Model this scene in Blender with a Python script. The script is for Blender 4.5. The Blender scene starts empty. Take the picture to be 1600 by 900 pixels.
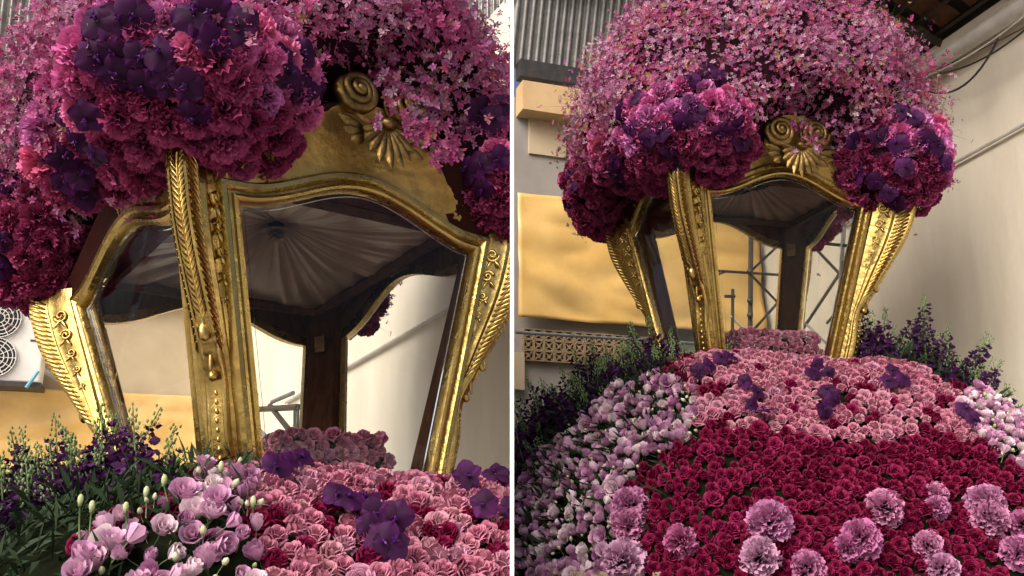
import bpy, bmesh, math, random
import numpy as np
from mathutils import Vector, Matrix, noise as mnoise

SEED = 7
rng = np.random.default_rng(SEED); random.seed(SEED)
sc = bpy.context.scene
COL = sc.collection
R_ = math.radians
# ------------------------------------------------------------------ camera
CAM = np.array([0.0, 0.0, 1.6]); PITCH = R_(15.0); FPX = 1500.0
cam_d = bpy.data.cameras.new('camera'); cam_d.sensor_width = 36.0; cam_d.lens = FPX / 1600 * 36
cam_d.clip_start = 0.05; cam_d.clip_end = 500
cam = bpy.data.objects.new('camera', cam_d); COL.objects.link(cam)
cam.location = CAM; cam.rotation_euler = (math.pi / 2 + PITCH, 0, 0); sc.camera = cam
# ------------------------------------------------------------------ world, sun, exposure
SUN_FROM = Vector((-0.42, -0.58, 0.62)).normalized()
wd = bpy.data.worlds.new('World'); sc.world = wd; wd.use_nodes = True
nt = wd.node_tree; bg = nt.nodes['Background']
sky = nt.nodes.new('ShaderNodeTexSky'); sky.sky_type = 'NISHITA'; sky.sun_disc = False
sky.sun_elevation = math.asin(SUN_FROM.z)
sky.sun_rotation = math.atan2(SUN_FROM.x, SUN_FROM.y)
sky.air_density = 0.45; sky.dust_density = 7.0; sky.ozone_density = 0.3
nt.links.new(sky.outputs[0], bg.inputs[0]); bg.inputs[1].default_value = 0.15
sun_d = bpy.data.lights.new('sun', 'SUN'); sun_d.energy = 1.5; sun_d.angle = R_(40); sun_d.color = (1.0, 0.95, 0.87)
sun = bpy.data.objects.new('sun', sun_d); COL.objects.link(sun)
sun.rotation_euler = SUN_FROM.to_track_quat('Z', 'Y').to_euler(); sun.location = (0, -5, 12)
sc.view_settings.view_transform = 'Standard'; sc.view_settings.look = 'None'
sc.view_settings.exposure = 0.42; sc.view_settings.gamma = 1.0; sc.view_settings.use_curve_mapping = False
sc.cycles.max_bounces = 8; sc.cycles.transparent_max_bounces = 16

# ------------------------------------------------------------------ pixel helpers (photo pixels, 1600 x 900)
CP, SP = math.cos(PITCH), math.sin(PITCH)
def ray(px, py):
    u = (px - 800) / FPX; v = (450 - py) / FPX
    return np.array([u, CP - SP * v, SP + CP * v])
def project(P):
    P = np.atleast_2d(P) - CAM
    d = CP * P[:, 1] + SP * P[:, 2]; u = -SP * P[:, 1] + CP * P[:, 2]
    d = np.maximum(d, 1e-3)
    return np.stack([800 + FPX * P[:, 0] / d, 450 - FPX * u / d], 1)
def on_plane(px, py, p0, n):
    r = ray(px, py); p0 = np.array(p0, float); n = np.array(n, float)
    return CAM + r * (np.dot(p0 - CAM, n) / np.dot(r, n))
def in_poly(pts, poly):
    pts = np.atleast_2d(pts); x, y = pts[:, 0], pts[:, 1]; ins = np.zeros(len(pts), bool)
    p = np.array(poly, float); j = len(p) - 1
    for i in range(len(p)):
        c = ((p[i, 1] > y) != (p[j, 1] > y)) & (x < (p[j, 0] - p[i, 0]) * (y - p[i, 1]) / (p[j, 1] - p[i, 1] + 1e-12) + p[i, 0])
        ins ^= c; j = i
    return ins

# ------------------------------------------------------------------ materials
def lin(r, g, b):
    f = lambda c: ((c / 255 + 0.055) / 1.055) ** 2.4 if c > 10 else c / 255 / 12.92
    return (f(r), f(g), f(b), 1)
MATS = {}
def mat(name, c1, c2=None, rough=0.6, metal=0.0, scale=8.0, detail=4.0, bump=0.0, bscale=None, rough2=None, coords='Object', stretch=(1, 1, 1), spec=0.5, lo=0.35, hi=0.65, sheen=0, trans=0):
    m = bpy.data.materials.new(name); m.use_nodes = True; t = m.node_tree; b = t.nodes['Principled BSDF']
    c1 = tuple(c1) + ((1,) if len(c1) == 3 else ())
    b.inputs['Base Color'].default_value = c1; b.inputs['Roughness'].default_value = rough; b.inputs['Metallic'].default_value = metal
    b.inputs['Specular IOR Level'].default_value = spec
    tc = t.nodes.new('ShaderNodeTexCoord'); mp = t.nodes.new('ShaderNodeMapping'); mp.inputs['Scale'].default_value = stretch
    t.links.new(tc.outputs[coords], mp.inputs[0])
    if c2 is not None:
        c2 = tuple(c2) + ((1,) if len(c2) == 3 else ())
        n = t.nodes.new('ShaderNodeTexNoise'); n.inputs['Scale'].default_value = scale; n.inputs['Detail'].default_value = detail; n.inputs['Roughness'].default_value = 0.65
        t.links.new(mp.outputs[0], n.inputs['Vector'])
        r = t.nodes.new('ShaderNodeValToRGB'); r.color_ramp.elements[0].position = lo; r.color_ramp.elements[1].position = hi
        r.color_ramp.elements[0].color = c1; r.color_ramp.elements[1].color = c2
        t.links.new(n.outputs['Fac'], r.inputs[0]); t.links.new(r.outputs[0], b.inputs['Base Color'])
        if rough2 is not None:
            mr = t.nodes.new('ShaderNodeMapRange'); mr.inputs['From Min'].default_value = lo; mr.inputs['From Max'].default_value = hi
            mr.inputs['To Min'].default_value = rough; mr.inputs['To Max'].default_value = rough2
            t.links.new(n.outputs['Fac'], mr.inputs[0]); t.links.new(mr.outputs[0], b.inputs['Roughness'])
    if bump:
        n2 = t.nodes.new('ShaderNodeTexNoise'); n2.inputs['Scale'].default_value = bscale or scale * 4; n2.inputs['Detail'].default_value = 5
        t.links.new(mp.outputs[0], n2.inputs['Vector'])
        bp = t.nodes.new('ShaderNodeBump'); bp.inputs['Strength'].default_value = bump; bp.inputs['Distance'].default_value = 0.02
        t.links.new(n2.outputs['Fac'], bp.inputs['Height']); t.links.new(bp.outputs[0], b.inputs['Normal'])
    MATS[name] = m
    return m
def flower_mat(name, stops, inner=0.75, rough=0.55, trans=0.18, vein=0.25, sat_noise=0.0):
    """colour picked per flower (object random + per-flower attribute), paler towards the petal edge (attribute t)"""
    m = bpy.data.materials.new(name); m.use_nodes = True; t = m.node_tree; b = t.nodes['Principled BSDF']; L = t.links.new
    oi = t.nodes.new('ShaderNodeObjectInfo'); at = t.nodes.new('ShaderNodeAttribute'); at.attribute_name = 'rnd'
    ad = t.nodes.new('ShaderNodeMath'); ad.operation = 'ADD'; L(oi.outputs['Random'], ad.inputs[0]); L(at.outputs['Fac'], ad.inputs[1])
    fr = t.nodes.new('ShaderNodeMath'); fr.operation = 'FRACT'; L(ad.outputs[0], fr.inputs[0])
    rp = t.nodes.new('ShaderNodeValToRGB'); e = rp.color_ramp.elements
    while len(e) < len(stops): e.new(0.5)
    for i, (p, c) in enumerate(stops): e[i].position = p; e[i].color = tuple(c) if len(c) == 4 else tuple(c) + (1,)
    L(fr.outputs[0], rp.inputs[0])
    tt = t.nodes.new('ShaderNodeAttribute'); tt.attribute_name = 't'
    mr = t.nodes.new('ShaderNodeMapRange'); mr.inputs['To Min'].default_value = inner; mr.inputs['To Max'].default_value = 1.12
    L(tt.outputs['Fac'], mr.inputs[0])
    no = t.nodes.new('ShaderNodeTexNoise'); no.inputs['Scale'].default_value = 60; tc = t.nodes.new('ShaderNodeTexCoord'); L(tc.outputs['Object'], no.inputs['Vector'])
    m2 = t.nodes.new('ShaderNodeMapRange'); m2.inputs['To Min'].default_value = 1 - vein; m2.inputs['To Max'].default_value = 1 + vein; L(no.outputs['Fac'], m2.inputs[0])
    mu = t.nodes.new('ShaderNodeMath'); mu.operation = 'MULTIPLY'; L(mr.outputs[0], mu.inputs[0]); L(m2.outputs[0], mu.inputs[1])
    vm = t.nodes.new('ShaderNodeVectorMath'); vm.operation = 'SCALE'; L(rp.outputs[0], vm.inputs[0]); L(mu.outputs[0], vm.inputs['Scale'])
    L(vm.outputs[0], b.inputs['Base Color']); b.inputs['Roughness'].default_value = rough; b.inputs['Specular IOR Level'].default_value = 0.15
    if trans:
        tr = t.nodes.new('ShaderNodeBsdfTranslucent'); L(vm.outputs[0], tr.inputs['Color'])
        mx = t.nodes.new('ShaderNodeMixShader'); mx.inputs[0].default_value = trans; out = t.nodes['Material Output']
        L(b.outputs[0], mx.inputs[1]); L(tr.outputs[0], mx.inputs[2]); L(mx.outputs[0], out.inputs['Surface'])
    MATS[name] = m
    return m
def glass_mat():
    m = bpy.data.materials.new('glass'); m.use_nodes = True; t = m.node_tree; L = t.links.new
    t.nodes.remove(t.nodes['Principled BSDF']); out = t.nodes['Material Output']
    lw = t.nodes.new('ShaderNodeLayerWeight'); lw.inputs['Blend'].default_value = 0.5
    pw = t.nodes.new('ShaderNodeMath'); pw.operation = 'POWER'; pw.inputs[1].default_value = 4.0; L(lw.outputs['Facing'], pw.inputs[0])
    ma = t.nodes.new('ShaderNodeMath'); ma.operation = 'MULTIPLY_ADD'; ma.inputs[1].default_value = 0.25; ma.inputs[2].default_value = 0.013; L(pw.outputs[0], ma.inputs[0])
    tr = t.nodes.new('ShaderNodeBsdfTransparent'); tr.inputs['Color'].default_value = (0.97, 0.975, 0.97, 1)
    gl = t.nodes.new('ShaderNodeBsdfGlossy'); gl.inputs['Roughness'].default_value = 0.015
    mx = t.nodes.new('ShaderNodeMixShader'); L(ma.outputs[0], mx.inputs[0]); L(tr.outputs[0], mx.inputs[1]); L(gl.outputs[0], mx.inputs[2]); L(mx.outputs[0], out.inputs['Surface'])
    MATS['glass'] = m
glass_mat()
mat('gold', (0.55, 0.40, 0.13), (0.24, 0.145, 0.045), rough=0.25, rough2=0.5, metal=1.0, scale=8, detail=9, bump=0.22, bscale=30, lo=0.46, hi=0.80)
mat('gold_dark', (0.33, 0.22, 0.075), (0.08, 0.048, 0.02), rough=0.38, rough2=0.5, metal=1.0, scale=12, bump=0.3, bscale=35, lo=0.4, hi=0.7)
mat('wood', (0.075, 0.032, 0.015), (0.036, 0.015, 0.008), spec=0.05, rough=0.75, scale=5, stretch=(6, 6, 0.7), bump=0.1)
mat('velvet', (0.020, 0.007, 0.004), (0.009, 0.004, 0.003), rough=0.8, spec=0.0, scale=6)
mat('satin', (0.25, 0.165, 0.115), (0.18, 0.115, 0.08), rough=0.4, scale=5)
mat('bevel', (0.80, 0.85, 0.88), rough=0.08, metal=0.9)
mat('plaster', (0.82, 0.765, 0.625), (0.66, 0.60, 0.47), rough=0.75, scale=2.6, detail=10, bump=0.5, bscale=7, stretch=(1, 1, 0.3), lo=.38, hi=.8)
mat('tarp', (0.74, 0.50, 0.185), (0.62, 0.39, 0.115), rough=0.30, scale=2.2, detail=8, bump=0.35, bscale=2.5)
mat('beige', (0.55, 0.45, 0.30), (0.48, 0.38, 0.25), rough=0.7, scale=2, bump=0.05)
mat('orange_beam', (0.60, 0.42, 0.22), (0.52, 0.34, 0.16), rough=0.6, scale=3)
mat('grey_wall', (0.33, 0.31, 0.28), (0.26, 0.245, 0.22), rough=0.8, scale=2)
mat('zinc', (0.36, 0.36, 0.34), (0.24, 0.24, 0.225), rough=0.42, metal=0.55, scale=3, stretch=(1, 1, 3))
mat('steel_dark', (0.035, 0.037, 0.042), (0.07, 0.06, 0.05), rough=0.5, metal=0.4, scale=14)
mat('steel_grey', (0.22, 0.24, 0.26), (0.15, 0.16, 0.175), rough=0.45, metal=0.3, scale=8)
mat('white_paint', (0.86, 0.86, 0.85), rough=0.55)
mat('ac_white', (0.74, 0.73, 0.69), (0.66, 0.65, 0.61), rough=0.45, scale=6)
mat('black', (0.012, 0.012, 0.013), rough=0.5)
mat('pipe', (0.60, 0.58, 0.52), (0.45, 0.43, 0.38), rough=0.5, scale=7)
mat('tile', (0.20, 0.085, 0.035), (0.09, 0.04, 0.02), rough=0.8, scale=7)
mat('timber', (0.05, 0.038, 0.03), (0.028, 0.022, 0.018), rough=0.7, scale=8, stretch=(1, 6, 6))
mat('concrete', (0.38, 0.36, 0.33), (0.28, 0.265, 0.245), rough=0.85, scale=1.2, detail=8, bump=0.1)
mat('block', (0.34, 0.25, 0.15), (0.25, 0.18, 0.105), rough=0.8, scale=12)
mat('skirt_wood', (0.42, 0.35, 0.24), (0.30, 0.24, 0.16), rough=0.6, scale=6, stretch=(8, 8, 1))
mat('foam_shaded', (0.016, 0.008, 0.010), (0.03, 0.008, 0.018), spec=0.0, rough=0.95, scale=20)  # near-black colour paints the shade in gaps between canopy blooms
mat('foam_green_shaded', (0.006, 0.009, 0.005), (0.010, 0.012, 0.006), spec=0.0, rough=0.95, scale=20)  # green darkened so gaps between mound flowers look shaded
mat('blue_pipe', (0.10, 0.32, 0.45), rough=0.5)
flower_mat('crimson', [(0, (0.196, 0.006, 0.046)), (0.5, (0.145, 0.004, 0.031)), (1, (0.248, 0.012, 0.070))], inner=0.45, trans=0.10)
flower_mat('pink_rose', [(0, (0.496, 0.188, 0.268)), (0.4, (0.448, 0.148, 0.232)), (0.8, (0.504, 0.232, 0.288)), (1, (0.464, 0.216, 0.320))], inner=0.72, trans=0.16)
flower_mat('carnation_pink', [(0, (0.645, 0.159, 0.398)), (0.3, (0.603, 0.128, 0.339)), (0.55, (0.558, 0.190, 0.456)), (0.8, (0.691, 0.128, 0.281)), (1, (0.580, 0.234, 0.491))], inner=0.55, trans=0.14)
flower_mat('carnation_shaded', [(0, (0.389, 0.059, 0.161)), (0.5, (0.302, 0.038, 0.123)), (1, (0.431, 0.076, 0.206))], inner=0.5, trans=0.12)  # darker copy of the pink carnation, underside shade painted in
flower_mat('carnation_pale', [(0, (0.527, 0.221, 0.408)), (0.4, (0.493, 0.162, 0.340)), (0.7, (0.595, 0.357, 0.510)), (1, (0.510, 0.119, 0.289))], inner=0.55, trans=0.14)
flower_mat('purple', [(0, (0.051, 0.004, 0.059)), (0.4, (0.032, 0.003, 0.036)), (0.75, (0.043, 0.004, 0.044)), (1, (0.081, 0.008, 0.093))], inner=0.4, trans=0.10, rough=0.62)
flower_mat('purple_lip', [(0, (0.03, 0.004, 0.05)), (1, (0.05, 0.006, 0.08))], trans=0, rough=0.3)
flower_mat('spray', [(0, (0.383, 0.056, 0.172)), (0.22, (0.409, 0.106, 0.251)), (0.42, (0.277, 0.030, 0.112)), (0.6, (0.436, 0.198, 0.310)), (0.74, (0.304, 0.073, 0.224)), (0.85, (0.502, 0.363, 0.436)), (0.93, (0.409, 0.033, 0.092)), (1, (0.224, 0.238, 0.099))], inner=0.75, trans=0.2)
flower_mat('lilac', [(0, (0.58, 0.33, 0.49)), (0.3, (0.50, 0.24, 0.41)), (0.6, (0.66, 0.46, 0.57)), (0.85, (0.76, 0.68, 0.68)), (1, (0.54, 0.27, 0.44))], inner=0.8, trans=0.16)
flower_mat('bud', [(0, (0.42, 0.48, 0.24)), (0.5, (0.58, 0.58, 0.42)), (1, (0.34, 0.42, 0.16))], inner=0.7, trans=0.15)
flower_mat('snap', [(0, (0.040, 0.008, 0.051)), (0.5, (0.025, 0.005, 0.033)), (1, (0.061, 0.010, 0.078))], inner=0.6, trans=0.06)
flower_mat('snap_bud', [(0, (0.124, 0.194, 0.074)), (0.5, (0.186, 0.259, 0.112)), (1, (0.099, 0.166, 0.056))], trans=0.1)
flower_mat('leaf', [(0, (0.035, 0.065, 0.025)), (0.5, (0.055, 0.095, 0.035)), (1, (0.03, 0.05, 0.022))], trans=0.08, rough=0.5)
flower_mat('leaf_dark', [(0, (0.012, 0.024, 0.010)), (0.5, (0.022, 0.040, 0.018)), (1, (0.012, 0.02, 0.010))], trans=0.05, rough=0.55)

# ------------------------------------------------------------------ mesh builder
class MB:
    def __init__(s): s.v = []; s.f = []; s.t = []; s.m = []
    def add(s, vs, fs, t=None, mi=0):
        o = len(s.v); s.v += [tuple(map(float, p)) for p in vs]; s.f += [tuple(i + o for i in q) for q in fs]
        s.t += list(t) if t is not None else [1.0] * len(vs); s.m += [mi] * len(fs)
    def grid(s, P, t=None, mi=0, closed_u=False, closed_v=False):
        """P: array [nu][nv] of points"""
        P = np.asarray(P, float); nu, nv = P.shape[:2]; fs = []
        for i in range(nu if closed_u else nu - 1):
            for j in range(nv if closed_v else nv - 1):
                a, b = i, (i + 1) % nu; c, d = j, (j + 1) % nv
                fs.append((a * nv + c, b * nv + c, b * nv + d, a * nv + d))
        s.add(P.reshape(-1, 3), fs, None if t is None else np.asarray(t).reshape(-1), mi)
    def box(s, c, d, M=None, mi=0):
        c = np.array(c, float); d = np.array(d, float) / 2
        vs = [c + d * np.array(q) for q in ((-1, -1, -1), (1, -1, -1), (1, 1, -1), (-1, 1, -1), (-1, -1, 1), (1, -1, 1), (1, 1, 1), (-1, 1, 1))]
        if M is not None: vs = [np.array(M @ Vector(v)) for v in vs]
        s.add(vs, [(0, 3, 2, 1), (4, 5, 6, 7), (0, 1, 5, 4), (1, 2, 6, 5), (2, 3, 7, 6), (3, 0, 4, 7)], mi=mi)
    def tube(s, path, r, n=8, mi=0, cap=True):
        path = np.asarray(path, float); m = len(path); rr = np.broadcast_to(r, (m,)); P = np.zeros((m, n, 3)); up = None
        for i in range(m):
            d = path[min(i + 1, m - 1)] - path[max(i - 1, 0)]; d = d / (np.linalg.norm(d) + 1e-12)
            if up is None:
                up = np.cross(d, (0, 0, 1.0));
                if np.linalg.norm(up) < 1e-3: up = np.cross(d, (1.0, 0, 0))
            up = up - d * np.dot(up, d); up /= np.linalg.norm(up) + 1e-12; w = np.cross(d, up)
            for k in range(n):
                a = 2 * math.pi * k / n; P[i, k] = path[i] + rr[i] * (math.cos(a) * up + math.sin(a) * w)
        o = len(s.v); s.grid(P, mi=mi, closed_v=True)
        if cap: s.f += [tuple(o + k for k in range(n))[::-1], tuple(o + (m - 1) * n + k for k in range(n))]; s.m += [mi, mi]
    def ball(s, c, r, n=8, m=6, mi=0, t=None):
        c = np.array(c, float); r = np.broadcast_to(r, (3,)); P = np.zeros((m + 1, n, 3))
        for i in range(m + 1):
            a = math.pi * (0.001 + 0.998 * i / m)
            for k in range(n): P[i, k] = c + r * np.array((math.sin(a) * math.cos(2 * math.pi * k / n), math.sin(a) * math.sin(2 * math.pi * k / n), math.cos(a)))
        s.grid(P, mi=mi, closed_v=True)
    def mesh(s, name, mats, smooth=True, sharp=40, scale=1.0):
        me = bpy.data.meshes.new(name); me.from_pydata([tuple(np.array(p) * scale) for p in s.v] if scale != 1.0 else s.v, [], s.f)
        for m in ([mats] if isinstance(mats, str) else mats): me.materials.append(MATS[m])
        me.polygons.foreach_set('material_index', s.m)
        a = me.attributes.new('t', 'FLOAT', 'POINT'); a.data.foreach_set('value', s.t)
        if smooth:
            me.polygons.foreach_set('use_smooth', [True] * len(s.f))
            if sharp: me.set_sharp_from_angle(angle=R_(sharp))
        me.update(); return me
    def build(s, name, mats, parent=None, smooth=True, sharp=40, scale=1.0):
        return link(name, s.mesh(name, mats, smooth, sharp, scale), parent)
BAY = {}
cur_bay = 0
def link(name, me, parent=None):
    o = bpy.data.objects.new(name, me); COL.objects.link(o); o.parent = parent; BAY[o.name] = cur_bay; return o
def empty(name, loc=(0, 0, 0), M=None):
    o = bpy.data.objects.new(name, None); COL.objects.link(o); o.empty_display_size = 0.1; BAY[o.name] = cur_bay
    if M is not None: o.matrix_world = M
    else: o.location = loc
    return o
def tag(o, label=None, cat=None, group=None, kind=None):
    if label: o['label'] = label
    if cat: o['category'] = cat
    if group: o['group'] = group
    if kind: o['kind'] = kind
    return o
def struct(o): o['kind'] = 'structure'; return o

# ================================================================== FLOAT POSES (same kind of glass case in both bays)
S = 0.7
def rot3(yaw, pit, rol):
    c, s = math.cos, math.sin
    Z = np.array([[c(yaw), -s(yaw), 0], [s(yaw), c(yaw), 0], [0, 0, 1]]); X = np.array([[1, 0, 0], [0, c(pit), -s(pit)], [0, s(pit), c(pit)]])
    Y = np.array([[c(rol), 0, s(rol)], [0, 1, 0], [-s(rol), 0, c(rol)]]); return Y @ X @ Z
FITL = [0.4671, 0.6996, 0.7375, 0.9879, 0.4218, 0.7144, 0.6319, 0.8874, -1.2665, 5.397, 0.277, 0.7028, -0.0797, -0.1022, 1.1969, 1.87, 1.64]
FITR = [0.4104, 0.6144, 0.4773, 0.6906, 0.3529, 0.5607, 0.5875, 0.8419, 1.9494, 7.7314, 1.4095, 0.1832, 0.0571, 0.0351, 1.2013, 1.69, 1.51]
class Pose:
    def __init__(s, v):
        s.g = v[:8]; s.ht = v[14]; s.rise = 0.20; s.hv, s.hs = v[15:17]
        s.M = rot3(*v[11:14]); s.C = CAM + S * np.array(v[8:11])
        m = Matrix(s.M.tolist()).to_4x4(); m.translation = Vector(s.C); s.mat = m
    def W(s, p): return s.M @ (S * np.array(p, float)) + s.C          # case units -> world
    def dims(s, h):
        wb, wt, Fb, Ft, vb, vt, Gb, Gt = s.g; k = h / s.ht
        return wb + (wt - wb) * k, Fb + (Ft - Fb) * k, vb + (vt - vb) * k, Gb + (Gt - Gb) * k
    def half(s, face, h): d = s.dims(h); return d[0] if face in 'fb' else d[2]
    def pt(s, face, x, h, o):
        w, F, v, G = s.dims(min(h, s.ht + 0.05))
        return {'f': (x, -(F + o), h), 'b': (-x, F + o, h), 'r': (G + o, x, h), 'l': (-(G + o), -x, h)}[face]
PL, PR = Pose(FITL), Pose(FITR)

# ================================================================== SETTING
def wall_sheet(name, a, b, z0, z1, m, thick=0.15, side=1):
    """vertical wall from plan point a to b"""
    a = np.array(a, float); b = np.array(b, float); d = (b - a) / np.linalg.norm(b - a); n = np.array([-d[1], d[0]]) * side
    mb = MB(); q = [a, b, b + n * thick, a + n * thick]
    mb.add([(p[0], p[1], z0) for p in q] + [(p[0], p[1], z1) for p in q], [(3, 2, 1, 0), (4, 5, 6, 7), (0, 1, 5, 4), (1, 2, 6, 5), (2, 3, 7, 6), (3, 0, 4, 7)])
    return mb.build(name, m, smooth=False)
def wire(name, pts, r, m, n=6, parent=None):
    mb = MB(); mb.tube(pts, r, n); return mb.build(name, m, parent)
def sag(a, b, k, n=14):
    a = np.array(a, float); b = np.array(b, float); return [a + (b - a) * t - np.array([0, 0, 4 * k * t * (1 - t)]) for t in np.linspace(0, 1, n)]

g = MB(); g.add([(-60, -40, 0), (60, -40, 0), (60, 80, 0), (-60, 80, 0)], [(0, 1, 2, 3)]); struct(g.build('ground', 'concrete', smooth=False))

# added thin white divider between the bays, cut low behind so sun passes over
pt_ = MB(); y0, y1, tw = 1.2, 7.4, 0.0025
prof = [(y0, 0.0), (y1, 0.0), (y1, 1.95), (2.3, 1.90), (1.7, 2.45), (y0, 2.45)]
pt_.add([(-tw, y, z) for y, z in prof] + [(tw, y, z) for y, z in prof], [tuple(range(6))[::-1], tuple(range(6, 12))] + [(i, (i + 1) % 6, 6 + (i + 1) % 6, 6 + i) for i in range(6)])
tag(pt_.build('added_divider', 'white_paint', smooth=False), 'thin white divider board added upright between the two flower floats', 'wall')

def corrugated(name, P0, P1, up, n, depth, m, rows=2):
    """sheet from P0 to P1 (bottom edge), extends along vector up, ribs along up"""
    P0 = np.array(P0, float); P1 = np.array(P1, float); up = np.array(up, float); d = P1 - P0; nn = np.cross(d, up); nn /= np.linalg.norm(nn)
    k = n * 6; G = np.zeros((k + 1, rows, 3))
    for i in range(k + 1):
        for j in range(rows): G[i, j] = P0 + d * i / k + up * j / (rows - 1) + nn * depth * math.sin(2 * math.pi * i / 6)
    mb = MB(); mb.grid(G); return mb.build(name, m, sharp=0)

# ---------------- right bay
cur_bay = 1
RB0, RB1 = np.array([0.012, 7.6]), np.array([2.27, 8.36])        # rear wall line
RW1 = np.array([3.55, 4.10])                                     # right wall runs from RB1 to here
bd = (RB1 - RB0) / np.linalg.norm(RB1 - RB0); bn = np.array([bd[1], -bd[0]])     # rear wall direction, normal to camera
wdv = (RW1 - RB1) / np.linalg.norm(RW1 - RB1); wn = np.array([wdv[1], -wdv[0]])
if wn @ (np.array([0, 5]) - RB1) < 0: wn = -wn
def rear(px, py, off=0.0): return on_plane(px, py, (*(RB0 + bn * off), 0), (*bn, 0))
def side_r(px, py, off=0.0): return on_plane(px, py, (*(RB1 + wn * off), 0), (*wn, 0))
tag(wall_sheet('rear_wall', RB0, RB1, 0, 5.35, 'grey_wall'), 'grey rendered rear wall behind the yellow sheet and breeze blocks', 'wall')
zt0 = side_r(1600, 5)[2] + 0.02
rw = wall_sheet('side_wall', RB1 + (0.0, 0.0), RW1, 0, zt0 + 0.1, 'plaster', side=1)
tag(rw, 'tall cream plaster side wall with cable shadows beside the scaffolding', 'wall')

def tarp_sheet(name, a, b, z0, z1, n2, off, label, cr=1.0, seed=0):
    a = np.array(a, float); b = np.array(b, float); nu, nv = 60, 34; G = np.zeros((nu, nv, 3))
    for i in range(nu):
        for j in range(nv):
            p = a + (b - a) * i / (nu - 1); z = z0 + (z1 - z0) * j / (nv - 1)
            w = mnoise.noise(Vector((i * 0.09 + seed, j * 0.12, 0.3))) * 0.035 + abs(mnoise.noise(Vector((i * 0.05 + j * 0.11 + seed, j * 0.05 - i * 0.06, 4)))) * 0.05
            q = p + n2 * (off + w * cr); G[i, j] = (q[0], q[1], z)
    mb = MB(); mb.grid(G); o = mb.build(name, 'tarp', sharp=0)
    md = o.modifiers.new('s', 'SOLIDIFY'); md.thickness = 0.004
    return tag(o, label, 'tarpaulin')
zA, zB = rear(806, 499)[2], rear(806, 306)[2]
tarp_sheet('tarpaulin', RB0 + bd * 0.01, RB1 - bd * 0.08, zA, zB, bn, 0.09, 'glossy yellow tarpaulin sheet hung on the rear wall above the breeze blocks')
mb = MB(); zz0, zz1 = rear(806, 184)[2], rear(806, 140)[2]
mm = Matrix.Translation((*((RB0 + RB1) / 2 + bn * 0.10), (zz0 + zz1) / 2)) @ Matrix.Rotation(math.atan2(bd[1], bd[0]), 4, 'Z')
mb.box((0, 0, 0), (np.linalg.norm(RB1 - RB0) - 0.04, 0.18, zz1 - zz0), mm); tag(mb.build('beam', 'orange_beam', smooth=False), 'pale orange beam running across the rear wall under the corrugated sheets', 'beam')
mb = MB(); c0 = rear(855, 217, 0.01); mm = Matrix.Translation(c0) @ Matrix.Rotation(math.atan2(bd[1], bd[0]), 4, 'Z')
mb.box((0, 0, 0), (0.34, 0.03, 0.32), mm); tag(mb.build('wall_panel', 'beige', smooth=False), 'flat grey beige square panel set in the rear wall below the beam', 'panel')
mb = MB(); zz = rear(806, 128)[2] + 0.02
mm = Matrix.Translation((*((RB0 + RB1) / 2 + bn * 0.07), zz + 0.06)) @ Matrix.Rotation(math.atan2(bd[1], bd[0]), 4, 'Z')
mb.box((0, 0, 0), (np.linalg.norm(RB1 - RB0) - 0.04, 0.12, 0.16), mm); tag(mb.build('roof_beam', 'steel_dark', smooth=False), 'dark steel beam under the corrugated sheets', 'beam')
zc = rear(806, 108)[2]
tag(corrugated('corrugated_sheet', (*(RB0 - bd * .4 + bn * 0.02), zc), (*(RB1 + bd * .4 + bn * 0.02), zc), (bn[0] * 0.5, bn[1] * 0.5, 1.5), 44, 0.022, 'zinc'), 'weathered zinc corrugated sheet high above the orange beam', 'roof sheet')
mb = MB(); zz = rear(880, 3)[2]
mm = Matrix.Translation((*((RB0 + RB1) / 2 + bn * 0.40), zz)) @ Matrix.Rotation(math.atan2(bd[1], bd[0]), 4, 'Z')
mb.box((0, 0, 0), (np.linalg.norm(RB1 - RB0) - 0.1, 0.08, 0.07), mm); tag(mb.build('purlin', 'steel_dark', smooth=False), 'thin dark purlin crossing the corrugated sheets', 'purlin')
a = rear(806, 519, 0.2); b = rear(1030, 533, 0.2)
tag(wire('hand_rail', [a, a + (b - a) * 2.2], 0.013, 'steel_grey', 8), 'grey steel pipe rail running just below the yellow tarpaulin', 'rail')
# breeze blocks
root = empty('breeze_block_screen', rear(815, 565, 0.02)); tag(root, 'row of brown breeze blocks with pierced pattern under the grey rail', 'screen wall')
s_ = 0.085; bm_ = MB()
for c, d in (((0, 0, s_ * .46), (s_, .06, s_ * .10)), ((0, 0, -s_ * .46), (s_, .06, s_ * .10)), ((s_ * .46, 0, 0), (s_ * .10, .06, s_ * .82)), ((-s_ * .46, 0, 0), (s_ * .10, .06, s_ * .82))): bm_.box(c, d)
for an in (45, -45): bm_.box((0, 0.002 * an / 45, 0), (s_ * 1.1, .05, s_ * .13), Matrix.Rotation(R_(an), 4, 'Y'))
bm_.box((0, 0, 0), (s_ * .3, .056, s_ * .3), Matrix.Rotation(R_(45), 4, 'Y'))
bme = bm_.mesh('block', 'block', smooth=False)
for i in range(13):
    for j in range(3):
        o = link('block', bme, root); o.matrix_parent_inverse = Matrix()
        p = bd * (0.05 + i * (s_ + 0.004)); o.location = (p[0], p[1], 0.05 + j * (s_ + 0.004)); o.rotation_euler = (0, 0, math.atan2(bd[1], bd[0]))
mb = MB(); mm = Matrix.Translation(rear(808, 580, 0.04)) @ Matrix.Rotation(math.atan2(bd[1], bd[0]), 4, 'Z'); mb.box((0, 0, 0), (0.11, 0.05, 0.30), mm)
tag(mb.build('wall_box', 'beige', smooth=False), 'small pale box mounted on the wall beside the breeze blocks', 'box')

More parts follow.
